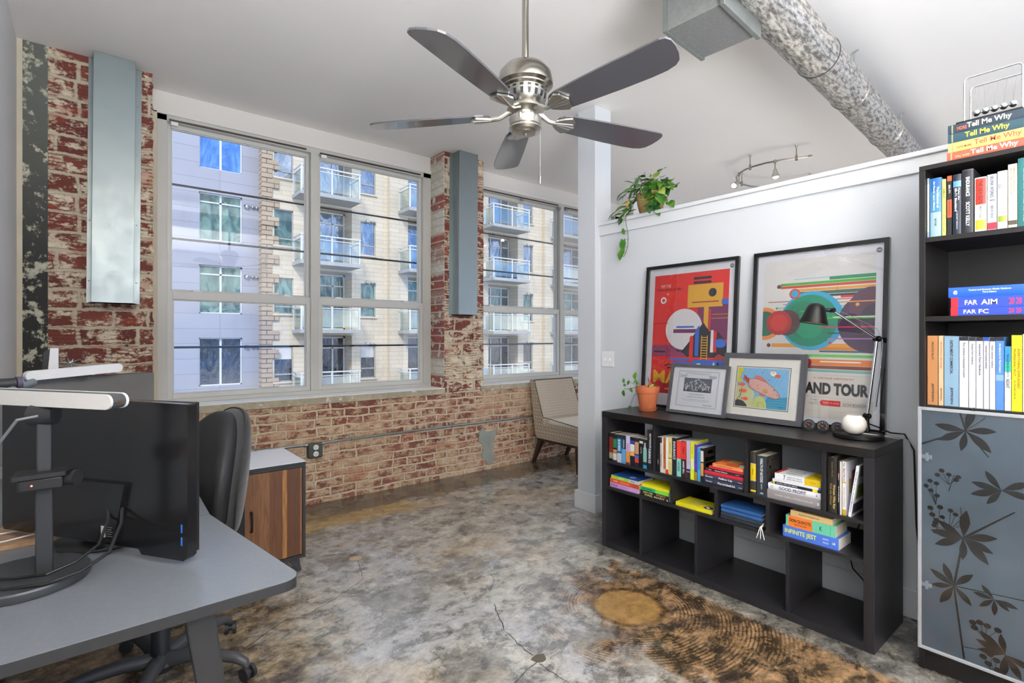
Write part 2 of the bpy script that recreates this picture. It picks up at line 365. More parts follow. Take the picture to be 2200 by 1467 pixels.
def walnut():
    s = NT('walnut_planks'); o = s.obj(); x, y, z = s.sep(o)[:3]
    pl = s.ramp(s.math('MULTIPLY', s.math('SUBTRACT', x, .5), 2.0), [(0, '#7a5230'), (.40, '#835a37'), (.52, '#6b4429'), (.655, '#a8763f'), (.70, '#5f3c25'), (.84, '#8a5e37')], True)
    g = s.noise(s.mapv(o, (22, 1, 1.4)), 5, 6, .6, .8)
    s.set(Base_Color=s.mix(s.ss(g, .35, .7), pl, s.mix(.5, pl, '#3a2416')), Roughness=.42); return s.m
M['walnut'] = walnut()
def oak():
    s = NT('oak_board'); g = s.noise(s.mapv(s.obj(), (3, 40, 3)), 4, 6, .6)
    s.set(Base_Color=s.ramp(g, [(.3, '#8c6a4c'), (.7, '#c7a582')]), Roughness=.5); return s.m
M['oak'] = oak()
def frost():
    s = NT('frosted_glass'); f = s.noise(s.obj(), 3, 3)
    s.set(Base_Color=s.ramp(f, [(.3, '#35424d'), (.7, '#43515c')]), Roughness=.16); s.b.inputs['Specular IOR Level'].default_value = .9
    s.b.inputs['Coat Weight'].default_value = .8; s.b.inputs['Coat Roughness'].default_value = .02; return s.m
M['frost'] = frost(); M['clearleaf'] = mat('clear_glass_over_dark', '#131212', .10, 0, .05, 5, 0, 60, .7, .6)
def emis(name, col, st):
    s = NT(name); s.b.inputs['Emission Color'].default_value = lin(col); s.b.inputs['Emission Strength'].default_value = st
    f = s.noise(s.obj(), 10, 2); s.set(Base_Color=s.mix(f, col, '#ffffff')); return s.m
M['bulb'] = emis('lit_bulb', '#ffedc8', 14); M['led'] = emis('red_led', '#ff3020', 4); M['ledb'] = emis('blue_led', '#7088ff', 6)

# ------------------------------------------------------------------ mesh tools
class MB:
    def __init__(s): s.v = []; s.f = []; s.mi = []; s.sm = []; s.M = None
    def add(s, vs, fs, m=0, smooth=False):
        b = len(s.v)
        for p in vs:
            p = Vector(p); s.v.append(s.M @ p if s.M else p)
        for q in fs: s.f.append([b + i for i in q]); s.mi.append(m); s.sm.append(smooth)
        return s
    def box(s, x0, x1, y0, y1, z0, z1, m=0):
        v = [(x, y, z) for z in (z0, z1) for y in (y0, y1) for x in (x0, x1)]
        return s.add(v, [(0, 2, 3, 1), (4, 5, 7, 6), (0, 1, 5, 4), (2, 6, 7, 3), (0, 4, 6, 2), (1, 3, 7, 5)], m)
    def prism(s, poly, axis, lo, hi, m=0, smooth=False):
        def P(a, b, h): return {'x': (h, a, b), 'y': (a, h, b), 'z': (a, b, h)}[axis]
        n = len(poly); v = [P(a, b, lo) for a, b in poly] + [P(a, b, hi) for a, b in poly]
        s.add(v, [tuple(range(n)), tuple(range(2 * n - 1, n - 1, -1))], m)
        s.add(v, [(i, n + i, n + (i + 1) % n, (i + 1) % n) for i in range(n)], m, smooth)
        return s
    def tube(s, pts, r, n=10, m=0, caps=True, closed=False):
        pts = [Vector(p) for p in pts]; k = len(pts)
        rs = r if isinstance(r, (list, tuple)) else [r] * k
        up = None; vs = []
        for i in range(k):
            a = pts[(i - 1) % k] if (i or closed) else pts[i]; b = pts[(i + 1) % k] if (i < k - 1 or closed) else pts[i]
            t = (b - a).normalized()
            if up is None: up = t.orthogonal().normalized()
            up = (up - t * up.dot(t)); up = up.normalized() if up.length > 1e-6 else t.orthogonal().normalized()
            w = t.cross(up)
            for j in range(n):
                an = 2 * PI * j / n; vs.append(pts[i] + (up * math.cos(an) + w * math.sin(an)) * rs[i])
        fs = []
        for i in range(k if closed else k - 1):
            for j in range(n):
                a = i * n + j; b = i * n + (j + 1) % n; i2 = (i + 1) % k
                fs.append((a, b, i2 * n + (j + 1) % n, i2 * n + j))
        s.add(vs, fs, m, True)
        if caps and not closed:
            s.add(vs[:n], [tuple(range(n - 1, -1, -1))], m); s.add(vs[-n:], [tuple(range(n))], m)
        return s
    def lathe(s, prof, c=(0, 0, 0), n=32, m=0, R=None):
        c = Vector(c); vs = []
        for r, z in prof:
            for j in range(n):
                a = 2 * PI * j / n; p = Vector((r * math.cos(a), r * math.sin(a), z))
                vs.append(c + (R @ p if R else p))
        k = len(prof)
        fs = [(i * n + j, i * n + (j + 1) % n, (i + 1) * n + (j + 1) % n, (i + 1) * n + j) for i in range(k - 1) for j in range(n)]
        s.add(vs, fs, m, True)
        if prof[0][0] > 1e-5: s.add(vs[:n], [tuple(range(n - 1, -1, -1))], m)
        if prof[-1][0] > 1e-5: s.add(vs[-n:], [tuple(range(n))], m)
        return s
    def sphere(s, c, r, m=0, n=16, sq=(1, 1, 1)):
        k = n // 2; vs = []; c = Vector(c)
        for i in range(k + 1):
            t = PI * i / k
            for j in range(n):
                a = 2 * PI * j / n; vs.append(c + Vector((r * sq[0] * math.sin(t) * math.cos(a), r * sq[1] * math.sin(t) * math.sin(a), r * sq[2] * math.cos(t))))
        s.add(vs, [(i * n + j, (i + 1) * n + j, (i + 1) * n + (j + 1) % n, i * n + (j + 1) % n) for i in range(k) for j in range(n)], m, True); return s
    def grid(s, fn, nu, nv, m=0, closed_u=False, smooth=True):
        vs = [fn(i / nu, j / nv) for j in range(nv + 1) for i in range(nu + 1)]
        fs = [(j * (nu + 1) + i, j * (nu + 1) + i + 1, (j + 1) * (nu + 1) + i + 1, (j + 1) * (nu + 1) + i) for j in range(nv) for i in range(nu)]
        return s.add(vs, fs, m, smooth)
    def build(s, name, mats, parent=None, bevel=0, loc=None, seg=2, angle=35, sub=0):
        me = bpy.data.meshes.new(name); me.from_pydata([tuple(v) for v in s.v], [], s.f)
        if not isinstance(mats, (list, tuple)): mats = [mats]
        for m in mats: me.materials.append(m)
        for p, mi, sm in zip(me.polygons, s.mi, s.sm): p.material_index = mi; p.use_smooth = sm
        me.validate(); me.update()
        if any(s.sm): me.set_sharp_from_angle(angle=math.radians(angle))
        o = bpy.data.objects.new(name, me); C.objects.link(o)
        if loc: o.location = loc
        if parent: o.parent = parent
        if bevel:
            b = o.modifiers.new('bevel', 'BEVEL'); b.width = bevel; b.segments = seg; b.limit_method = 'ANGLE'; b.angle_limit = math.radians(40)
        if sub:
            b = o.modifiers.new('subsurf', 'SUBSURF'); b.levels = sub; b.render_levels = sub
        return o

def tag(o, label=None, cat=None, group=None, kind=None):
    if label: o['label'] = label
    if cat: o['category'] = cat
    if group: o['group'] = group
    if kind: o['kind'] = kind
    return o
def thing(name, label, cat, loc=(0, 0, 0), rotz=0, group=None, mat4=None):
    o = bpy.data.objects.new(name, None); o.empty_display_size = .05; C.objects.link(o)
    if mat4 is not None: o.matrix_world = mat4
    else: o.location = loc; o.rotation_euler = (0, 0, rotz)
    return tag(o, label, cat, group)
def struct(name, o_label=None, loc=(0, 0, 0)):
    o = bpy.data.objects.new(name, None); C.objects.link(o); o.location = loc; o['kind'] = 'structure'
    if o_label: o['label'] = o_label
    return o
def S(o, label=None):
    o['kind'] = 'structure'
    if label: o['label'] = label
    return o
def frame4(origin, x, y, z):
    m = Matrix.Identity(4)
    for i, a in enumerate((x, y, z)):
        for k in range(3): m[k][i] = a[k]
    m.translation = Vector(origin); return m

_fc = {}
def text_mesh(txt, bold):
    k = (txt, bold)
    if k in _fc: return _fc[k]
    cu = bpy.data.curves.new('lettering', 'FONT'); cu.body = txt; cu.resolution_u = 3; cu.offset = bold
    ob = bpy.data.objects.new('lettering', cu); C.objects.link(ob)
    me = bpy.data.meshes.new_from_object(ob)
    v = [tuple(q.co) for q in me.vertices]; f = [tuple(p.vertices) for p in me.polygons]
    bpy.data.objects.remove(ob); bpy.data.curves.remove(cu); bpy.data.meshes.remove(me)
    xs = [q[0] for q in v]; ys = [q[1] for q in v]
    _fc[k] = (v, f, min(xs), max(xs), min(ys), max(ys)); return _fc[k]
def put_text(mb, txt, cx, cz, w, h, y=-.0006, m=0, bold=.012, spine=False, keep=False):
    """letters in the local XZ plane facing -Y; spine=True turns them to read from top to bottom"""
    v, f, x0, x1, y0, y1 = text_mesh(txt, bold)
    sx = w / (x1 - x0); sy = h / (y1 - y0)
    if keep: sx = sy = min(sx, sy)
    out = []
    for a, b, _ in v:
        tx = (a - (x0 + x1) / 2) * sx; ty = (b - (y0 + y1) / 2) * sy
        out.append((cx + ty, y, cz - tx) if spine else (cx + tx, y, cz + ty))
    mb.add(out, f, m)

class Art:      # flat printed shapes in the local XZ plane (facing -Y), each a hair in front of the last
    def __init__(s, x0, z0, w, h, y): s.mb = MB(); s.mats = []; s.k = 0; s.x0, s.z0, s.w, s.h, s.y = x0, z0, w, h, y
    def mi(s, col):
        m = ink(col)
        if m not in s.mats: s.mats.append(m)
        return s.mats.index(m)
    def P(s, u, v): return (s.x0 + u * s.w, s.y - s.k * .00004, s.z0 + v * s.h)
    def poly(s, pts, col):
        s.k += 1; s.mb.add([s.P(u, v) for u, v in pts], [tuple(range(len(pts)))], s.mi(col))
    def rect(s, u0, v0, u1, v1, col): s.poly([(u0, v0), (u1, v0), (u1, v1), (u0, v1)], col)
    def arcp(s, u, v, r, a0, a1, ry=None, n=28):
        ry = ry or r; k = s.w / s.h
        return [(u + r * math.cos(a0 + (a1 - a0) * i / n), v + ry * k * math.sin(a0 + (a1 - a0) * i / n)) for i in range(n + 1)]
    def disc(s, u, v, r, col, ry=None, umin=0, umax=1):
        p = s.arcp(u, v, r, 0, 2 * PI, ry)[:-1]; s.poly([(min(max(a, umin), umax), b) for a, b in p], col)
    def line(s, pts, wd, col):
        k = s.w / s.h
        for (a, b), (c, d) in zip(pts, pts[1:]):
            dx, dy = (c - a), (d - b) / k; L = math.hypot(dx, dy) or 1; nx, ny = -dy / L * wd / 2, dx / L * wd / 2 * k
            s.poly([(a + nx, b + ny), (c + nx, d + ny), (c - nx, d - ny), (a - nx, b - ny)], col)
    def text(s, t, u, v, w, h, col, bold=.012):
        s.k += 1; put_text(s.mb, t, s.x0 + u * s.w, s.z0 + v * s.h, w * s.w, h * s.h, s.y - s.k * .00004, s.mi(col), bold)
    def build(s, name, parent): return s.mb.build(name, s.mats, parent)

# ------------------------------------------------------------------ the room
ZC = 3.095; YW = 4.21; YF = 4.45
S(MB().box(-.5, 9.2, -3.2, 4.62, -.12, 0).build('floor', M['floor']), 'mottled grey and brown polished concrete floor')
S(MB().box(-.5, 9.2, -3.2, 4.62, ZC, ZC + .15).build('ceiling', M['ceiling']), 'white painted ceiling')
S(MB().box(-.50, -.34, -3.2, 4.62, 0, ZC).build('wall_left', M['wall_l']), 'white painted left wall')
S(MB().box(9.0, 9.2, -3.2, 4.62, 0, ZC).build('wall_far', M['ceiling']), 'white wall at the far end')
# brick wall under the windows, its piers, the painted header
mb = MB(); mb.box(-.34, 9.0, YW, 4.62, 0, .795)
S(mb.build('wall_window_low', M['brick']), 'old brick wall under the windows')
S(MB().box(-.2025, .318, YW, 4.62, .795, ZC).build('wall_window_pier', [M['brick_pier']]), 'ribbed brick pier left of the first window')
S(MB().box(-.315, -.2025, YW - .002, 4.62, .795, ZC).build('trim_1', M['blackpaint']), 'strip of peeling black paint on brick')
S(MB().box(-.34, -.315, YW - .003, 4.62, .795, ZC).build('trim_2', M['cream']), 'cream plaster strip in the corner')
mb = MB(); mb.box(2.5975, 3.05, YW, 4.62, .795, ZC)
pr = S(mb.build('wall_window_pier', [M['brick_pier']]), 'brick pier between the two windows')
S(MB().box(2.590, 2.5985, YW + .001, 4.62, .854, ZC).build('trim_3', M['pierside']), 'flaking painted side of the brick pier')
# ragged cement and mortar edges where bricks meet ceiling, and broken pier edges
def ragged(name, x, y, z0, z1, m, amp=.010, side=1):
    n = int((z1 - z0) / .02); rr = random.Random(int(x * 100)); mb = MB(); v = []; 
    for i in range(n + 1):
        z = z0 + (z1 - z0) * i / n; k = (i // 3) % 2
        a = amp * (.15 + .85 * rr.random()) * (1 if k else .5)
        v += [(x - side * .004, y - .003, z), (x + side * a, y + .006, z), (x + side * a * .6, y + .035, z)]
    f = []
    for i in range(n):
        for j in range(2): f.append((i * 3 + j, i * 3 + j + 1, i * 3 + j + 4, i * 3 + j + 3))
    mb.add(v, f, 0, False); return S(mb.build(name, m))
ragged('trim_4', 3.05, YW, .86, ZC, M['brick_pier']); ragged('trim_5', .318, YW, .86, ZC, M['brick_pier'])
S(MB().box(.318, .363, YF - .01, 4.62, .795, 2.94).build('trim_6', M['cream']), 'plaster reveal left of the window frame')
S(MB().box(5.45, 9.0, YW, 4.62, .795, ZC).build('wall_window_end', M['ceiling']), 'white wall past the second window')
for x0, x1 in ((.318, 2.590), (3.05, 5.45)):
    mb = MB(); mb.box(x0, x1, YF + .006, 4.62, 2.965, ZC); mb.box(x0, x1, YF - .010, 4.62, 2.9303, 2.966)
    S(mb.build('trim_7' if x0 < 1 else 'trim_8', M['head'], bevel=.002), 'painted header above the window')
# cement patch and cracks in the low wall
def blob(name, m, poly, y, label):
    return S(MB().prism(poly, 'y', y - .006, y + .01).build(name, m, bevel=.003), label)
blob('trim_9', M['greypatch'], [(3.00, .385), (3.04, .44), (3.05, .40), (3.12, .37), (3.23, .40), (3.20, .33), (3.17, .26), (3.165, .17), (3.20, .10), (3.16, .055), (3.10, .045), (3.085, .09), (3.045, .115), (3.02, .16), (3.045, .20), (3.03, .27), (2.985, .30)], YW, 'grey cement patch in the brick wall')

def window(name, x0, x1, xm, label, sill_x1):
    """double-hung pair in a painted wooden frame; xm = the mullions' (left, right) edges"""
    W = struct(name, label, (x0, YF, .8536)); ox, oy, oz = x0, YF, .8536
    def B(mb, a, b, c, d, e, f, m=0): mb.box(a - ox, b - ox, c - oy, d - oy, e - oz, f - oz, m)
    fr = MB(); B(fr, x0, x0 + .062, 4.445, 4.56, .8536, 2.93); B(fr, x1 - .085, x1, 4.445, 4.56, .8536, 2.93)
    B(fr, x0, x1, 4.445, 4.56, 2.885, 2.93); B(fr, x0, x1, 4.44, 4.56, .8536, .885)
    cols = []; a = x0 + .062
    for m0, m1 in xm:
        B(fr, m0, m1, 4.44, 4.56, .885, 2.885); cols.append((a, m0)); a = m1
    cols.append((a, x1 - .085))
    fr.build('window_frame', M['winframe'], W, bevel=.003)
    for (a, b) in cols:
        for up in (1, 0):
            z0, z1 = (1.640, 2.885) if up else (.885, 1.665)
            st = .026 if up else .034; y0, y1 = (4.49, 4.525) if up else (4.455, 4.49)
            rb, rt = (.035, .030) if up else (.035, .058)
            sa = MB(); B(sa, a, a + st, y0, y1, z0, z1); B(sa, b - st, b, y0, y1, z0, z1)
            B(sa, a + st, b - st, y0, y1, z0, z0 + rb); B(sa, a + st, b - st, y0, y1, z1 - rt, z1)
            # glazing stop
            for q in ((a + st, a + st + .008, z0 + rb, z1 - rt), (b - st - .008, b - st, z0 + rb, z1 - rt), (a + st, b - st, z0 + rb, z0 + rb + .008), (a + st, b - st, z1 - rt - .008, z1 - rt)):
                B(sa, q[0], q[1], y0 + .008, y1 - .008, q[2], q[3])
            so = sa.build('sash', M['winframe2'], W, bevel=.002)
            gl = MB(); B(gl, a + st, b - st, y0 + .016, y0 + .020, z0 + rb, z1 - rt); gl.build('glass_pane', M['glass'], so)
            if not up:
                for xx in (a + (b - a) * .18, a + (b - a) * .82):
                    lk = MB(); B(lk, xx - .035, xx + .035, 4.455, 4.49, 1.665, 1.672); B(lk, xx - .02, xx + .02, 4.460, 4.485, 1.672, 1.684)
                    lk.build('sash_lock', M['white'], so, bevel=.003)
        for z in (2.462, 2.062, 1.257):
            rod = MB().tube([(a - ox + .02, 4.548 - oy, z - oz), (b - ox - .02, 4.548 - oy, z - oz)], .0085, 8)
            rod.build('horizontal_bar', M['dgrey'], W)
        tr = MB().tube([(a - ox + .01, 4.432 - oy, 2.892 - oz), (b - ox - .04, 4.432 - oy, 2.900 - oz)], .007, 8)
        tr.build('curtain_rod', M['seatwood'], W)
        n = 1 if x0 < 1 else 3
        for k in range(n):
            xx = a + .02 + (b - a - .06) * k / 2
            br = MB(); B(br, xx, xx + .045, 4.428, 4.446, 2.858, 2.884)
            br.build('rod_bracket', M['white'] if n == 1 else M['silver'], W, bevel=.002)
    sl = MB(); sl.box(x0 - .045 - ox, sill_x1 - ox, YW - .012 - oy, 4.46 - oy, .795 - oz, .848 - oz, 0)
    sl.box(x0 - .045 - ox, sill_x1 - ox, YW - .010 - oy, 4.46 - oy, .848 - oz, .8536 - oz, 1)
    sl.build('window_sill', [M['sill'], M['sillp']], W, bevel=.003)
    return W
window('window_1', .363, 2.588, [(1.433, 1.497)], 'large double-hung window nearer the desk', 2.60)
window('window_2', 3.06, 5.45, [(4.35, 4.41)], 'second double-hung window beyond the brick pier', 5.45)

# half-height partition, its cap and fascia, the square column
S(MB().box(3.03, 3.17, -.6, 2.655, 0, 2.178).build('wall_right', M['wall'], bevel=.002), 'white half-height partition wall')
S(MB().box(2.995, 3.205, -.6, 2.672, 2.178, 2.202).build('trim_10', M['trim'], bevel=.003), 'white cap board on the partition')
S(MB().box(3.012, 3.03, -.6, 2.66, 2.105, 2.178).build('trim_11', M['trim'], bevel=.002), 'white fascia board under the cap')
S(MB().box(3.012, 3.03, -.6, 2.65, 0, .135).build('baseboard_right', M['trim'], bevel=.004), 'white baseboard of the partition')
S(MB().box(2.968, 3.150, 2.652, 2.832, 0, ZC).build('column_1', M['wall'], bevel=.003), 'square white column')
S(MB().box(2.948, 3.170, 2.632, 2.852, 0, .135).build('baseboard_column', M['trim'], bevel=.004), 'white base of the column')

# cracks and plugs in the floor
def crack(pts, w=.004):
    rr = random.Random(len(pts)); P = []
    for (a, b), (c, d) in zip(pts, pts[1:]):
        n = max(2, int(math.hypot(c - a, d - b) / .025))
        for i in range(n): P.append((a + (c - a) * i / n + rr.uniform(-.005, .005), b + (d - b) * i / n + rr.uniform(-.005, .005)))
    P.append(pts[-1]); vs = []
    for i, p in enumerate(P):
        q = P[min(i + 1, len(P) - 1)]; o = P[max(i - 1, 0)]; dx, dy = q[0] - o[0], q[1] - o[1]; L = math.hypot(dx, dy) or 1
        ww = w * rr.uniform(.25, 1) / 2
        vs += [(p[0] - dy / L * ww, p[1] + dx / L * ww, .0006), (p[0] + dy / L * ww, p[1] - dx / L * ww, .0006)]
    return vs, [(2 * i, 2 * i + 1, 2 * i + 3, 2 * i + 2) for i in range(len(P) - 1)]
fl = bpy.data.objects['floor']
for pts in ([(1.29, 3.10), (1.253, 3.084), (1.225, 2.95), (1.214, 2.906), (1.16, 2.725), (1.06, 2.671), (.967, 2.621), (.817, 2.553), (.679, 2.55), (.45, 2.40)],
            [(1.56, 2.06), (1.5, 1.933), (1.457, 1.843), (1.444, 1.761), (1.431, 1.622), (1.422, 1.569)],
            [(1.425, 1.587), (1.349, 1.571), (1.265, 1.543), (1.1, 1.45)], [(1.422, 1.569), (1.42, 1.459), (1.432, 1.407), (1.45, 1.25)],
            [(1.80, 2.42), (1.70, 2.25), (1.62, 2.18)], [(1.65, 3.55), (1.80, 3.28), (1.95, 3.15)]):
    vs, fs = crack(pts, .0055 if pts[0][0] < 1.7 else .003); MB().add(vs, fs).build('floor_crack', M['crack'], fl)
for (x, y, r, c) in ((1.238, 3.018, .045, '#b09a80'), (1.601, 2.093, .045, '#aeb0a8'), (1.442, 1.597, .036, '#5b5347')):
    rr = random.Random(int(x * 100)); pl = [(x + r * rr.uniform(.75, 1.1) * math.cos(a / 14 * 2 * PI), y + r * .8 * rr.uniform(.75, 1.1) * math.sin(a / 14 * 2 * PI)) for a in range(14)]
    MB().prism(pl, 'z', .0002, .0009).build('floor_plug', mat('plug_' + c[1:], c, .8, 0, .25, 60), fl)

# ------------------------------------------------------------------ galvanised covers, conduit, outlet, switch
def cover(x0, x1, fx0, fx1, lab, lean):
    t = thing('steel_cover', lab, 'metal cover', ((x0 + x1) / 2, YW, 1.548), 0, 'galvanised pipe covers on the brick piers')
    cx = (x0 + x1) / 2; z0, z1 = 0, ZC - 1.548 - .002
    a, b, fa, fb = x0 - cx, x1 - cx, fx0 - cx, fx1 - cx
    prof = [(fa, -.003), (a, -.003), (a, -.12), (b, -.12), (b, -.003), (fb, -.003), (fb, -.0015), (b - .0015, -.0015), (b - .0015, -.1185), (a + .0015, -.1185), (a + .0015, -.0015), (fa, -.0015)]
    def off(z): return -lean * (1 - z / z1)
    n = len(prof); vs = [(p + off(z), q, z) for z in (z0, z1) for p, q in prof]
    mb = MB().add(vs, [(i, (i + 1) % n, n + (i + 1) % n, n + i) for i in range(n)] + [tuple(range(n - 1, -1, -1)), tuple(range(n, 2 * n))])
    mb.build('channel', M['galv'], t, bevel=.0012)
    for z in (.14, .52, .98, 1.30):
        for xx in ((fa + a) / 2, (fb + b) / 2):
            MB().lathe([(0, .003), (.0045, .0022), (.0055, 0)], (xx + off(z), -.003, z), 10, R=Matrix.Rotation(PI / 2, 3, 'X')).build('screw', M['steel'], t)
cover(.0125, .222, -.012, .262, 'wide galvanised steel cover on the brick pier left of the nearer window', .012)
cover(2.690, 2.902, 2.655, 2.925, 'galvanised steel cover on the narrow brick pier between the windows', .010)

t = thing('electrical_conduit', 'thin steel conduit running along the low brick wall', 'conduit', (1.38, YW, .48))
def clamp(x, z):
    MB().tube([(x, -.024, z - .013), (x, -.038, z), (x, -.024, z + .013)], .004, 6).box(x - .007, x + .007, -.006, 0, z + .010, z + .036).build('pipe_strap', M['steel'], t, bevel=.001)
MB().tube([(-.62, -.022, .006), (.0, -.022, .006)], .0095, 10).tube([(.0, -.022, .006), (1.2, -.022, .010), (2.6, -.022, .004), (3.4, -.022, .002)], .0095, 10).build('pipe', M['steel'], t)
for x in (-.43, .30, 1.28, 2.35): clamp(x, .008)
bx = thing('outlet_box', 'dark grey metal box with a double power outlet on the brick wall', 'power outlet', (1.381, YW, .435))
MB().box(-.056, .056, -.05, 0, -.058, .058).build('box', mat('dark_zinc', '#4e5652', .5, .5, .12, 20), bx, bevel=.010)
for z in (.026, -.026):
    r = MB(); r.lathe([(.021, 0), (.021, .004), (.019, .006), (0, .006)], (0, -.050, z), 20, R=Matrix.Rotation(PI / 2, 3, 'X')); ro = r.build('receptacle', M['ceramic'], bx)
    q = MB(); q.box(-.009, -.006, -.0572, -.0560, z - .003, z + .008); q.box(.006, .009, -.0572, -.0560, z - .004, z + .009); q.lathe([(0, .0), (.003, 0), (.003, .001), (0, .001)], (0, -.0562, z - .011), 8, R=Matrix.Rotation(PI / 2, 3, 'X'))
    q.build('slots', M['blackp'], ro)
for x in (-.065, .065): MB().tube([(x - .012, -.022, .046), (x + .012, -.022, .046)], .014, 8).build('connector', M['steel'], bx)

sw = thing('light_switch', 'white double light switch plate on the partition wall', 'light switch', mat4=frame4((3.03, 2.577, 1.168), (0, -1, 0), (1, 0, 0), (0, 0, 1)))
MB().box(-.058, .058, -.006, 0, -.058, .058).build('plate', M['white'], sw, bevel=.002)
for x in (-.023, .023):
    MB().add([(x - .005, -.006, -.010), (x + .005, -.006, -.010), (x + .005, -.006, .010), (x - .005, -.006, .010), (x - .004, -.017, -.011), (x + .004, -.017, -.011), (x + .004, -.014, -.003), (x - .004, -.014, -.003)],
             [(0, 1, 5, 4), (1, 2, 6, 5), (2, 3, 7, 6), (3, 0, 4, 7), (4, 5, 6, 7)]).build('toggle', M['white'], sw)
    for z in (.030, -.030): MB().lathe([(.003, 0), (.002, .001), (0, .001)], (x, -.006, z), 8, R=Matrix.Rotation(PI / 2, 3, 'X')).build('screw', M['steel'], sw)

# ------------------------------------------------------------------ ceiling fan
FX, FY, ZB = 1.371, 1.601, 2.234
fan = thing('ceiling_fan', 'brushed nickel ceiling fan with five charcoal blades hanging in mid room', 'ceiling fan', (FX, FY, ZC))
def z(v): return v - ZC
MB().tube([(0, 0, -.001), (0, 0, z(2.42))], .0135, 16).build('downrod', M['nickel'], fan)
MB().lathe([(.065, 0), (.06, -.05), (.02, -.075), (.014, -.08)], (0, 0, 0), 32).build('canopy', M['nickel'], fan)
MB().lathe([(.014, z(2.445)), (.05, z(2.442)), (.085, z(2.425)), (.105, z(2.40)), (.112, z(2.365)), (.112, z(2.352)), (.105, z(2.348)), (.097, z(2.344)), (.097, z(2.338)), (.088, z(2.332)), (.080, z(2.325))], (0, 0, 0), 48).build('motor_housing', M['nickel'], fan)
MB().lathe([(.086, z(2.338)), (.088, z(2.315)), (.082, z(2.290)), (.070, z(2.272)), (.060, z(2.262))], (0, 0, 0), 48).build('vent_band', M['nickel'], fan)
vb = MB()
for k in range(18):
    a = 2 * PI * k / 18
    def V(r, da, zz): return (r * math.cos(a + da), r * math.sin(a + da), zz)
    vb.add([V(.0892, -.085, z(2.326)), V(.0892, .085, z(2.326)), V(.0838, .06, z(2.288)), V(.0838, -.06, z(2.288))], [(0, 1, 2, 3)])
vb.build('vent_slots', M['blackp'], fan)
MB().lathe([(.060, z(2.265)), (.074, z(2.262)), (.076, z(2.252)), (.058, z(2.246)), (.038, z(2.242)), (.036, z(2.226)), (.064, z(2.222)), (.066, z(2.214)), (.063, z(2.190)), (.055, z(2.186)), (.066, z(2.182)), (.067, z(2.176)), (.058, z(2.166)), (.045, z(2.163)), (.040, z(2.158)), (.010, z(2.157)), (.004, z(2.150)), (0, z(2.150))], (0, 0, 0), 48).build('switch_cup', M['nickel_l'], fan)
for k in range(5):
    ang = math.radians(50.9 - (-8 + 72 * k))
    R = Matrix.Rotation(ang, 4, 'Z')
    pitch = Matrix.Rotation(math.radians(-12), 4, 'X')
    arm = MB(); arm.M = R
    arm.tube([(.035, 0, z(2.262)), (.075, 0, z(2.246)), (.11, 0, z(2.228)), (.14, 0, z(2.226)), (.165, 0, z(2.229))], [.011, .012, .010, .010, .008], 10)
    ao = arm.build('blade_arm', M['nickel_l'], fan)
    pl = MB(); pl.M = R @ Matrix.Translation((0, 0, z(ZB))) @ pitch
    sc = [(.135, -.016), (.165, -.038), (.195, -.052), (.215, -.040), (.222, -.018), (.232, 0), (.222, .018), (.215, .040), (.195, .052), (.165, .038), (.135, .016)]
    pl.prism(sc, 'z', -.013, -.0055)
    for yy, L in ((0, .228), (.018, .215), (-.018, .215)): pl.tube([(.14, yy * .35, -.0135), (L, yy, -.0135)], .0035, 6)
    pl.build('blade_holder', M['nickel_l'], ao, bevel=.002)
    bl = MB(); bl.M = R @ Matrix.Translation((0, 0, z(ZB))) @ pitch
    top = [(.150, .030), (.165, .046), (.20, .056), (.30, .0635), (.42, .069), (.52, .071), (.60, .068), (.650, .055)]
    tip = [(.672, .02), (.674, -.02), (.664, -.052)]
    bot = [(a, -b) for a, b in reversed(top)][0:]
    top = [(.150, .030), (.165, .046), (.20, .055), (.30, .062), (.42, .068), (.54, .070), (.60, .067), (.635, .058), (.655, .042)]
    poly = top + [(.668, .012), (.675, -.022), (.674, -.050), (.664, -.066)] + [(.645, -.072), (.58, -.071), (.42, -.067), (.30, -.061), (.20, -.054), (.165, -.044), (.150, -.030)] + [(.143, 0)]
    bl.prism(poly, 'z', -.0035, .0035)
    bo = bl.build('fan_blade', M['blade'], fan, bevel=.0015)
# pull chain on the right-hand side of the cup
cx, cy = .060 * math.cos(math.radians(-39)), .060 * math.sin(math.radians(-39))
pc = MB(); pc.tube([(cx, cy, z(2.205)), (cx, cy, z(1.985))], .0011, 6)
for i in range(40): pc.sphere((cx, cy, z(2.20) - i * .0052), .0019, 0, 6)
pco = pc.build('pull_chain', M['nickel_l'], fan)
MB().lathe([(0, z(1.992)), (.003, z(1.990)), (.0045, z(1.982)), (.0045, z(1.958)), (.0035, z(1.952)), (0, z(1.951))], (cx, cy, 0), 12).build('chain_fob', M['nickel'], pco)

# ------------------------------------------------------------------ duct
duct = thing('air_duct', 'round galvanised spiral duct hanging below the ceiling', 'air duct', (2.5, 1.119, 2.884), math.radians(3.65))
DR = .11
MB().tube([(-2.6, 0, 0), (.62, 0, 0)], DR + .001, 48, caps=False).build('duct_section', M['duct'], duct)
MB().tube([(.62, 0, 0), (1.22, 0, 0)], DR - .001, 48, caps=False).build('duct_section', M['duct'], duct)
MB().tube([(1.22, 0, 0), (2.15, 0, 0)], DR - .003, 48, caps=False).build('duct_section', M['duct'], duct)
MB().tube([(2.15, 0, 0), (3.6, 0, 0)], DR - .005, 48, caps=False).build('duct_section', M['duct'], duct)
for x in (-.3, .62, 1.22, 2.15): MB().tube([(x - .003, 0, 0), (x + .003, 0, 0)], DR + .0035, 48).build('seam_ring', M['dgrey'] if x == .62 else M['nickel_l'], duct)
MB().tube([(3.6, 0, 0), (3.62, 0, 0)], DR + .018, 40).build('end_flange', M['duct'], duct)
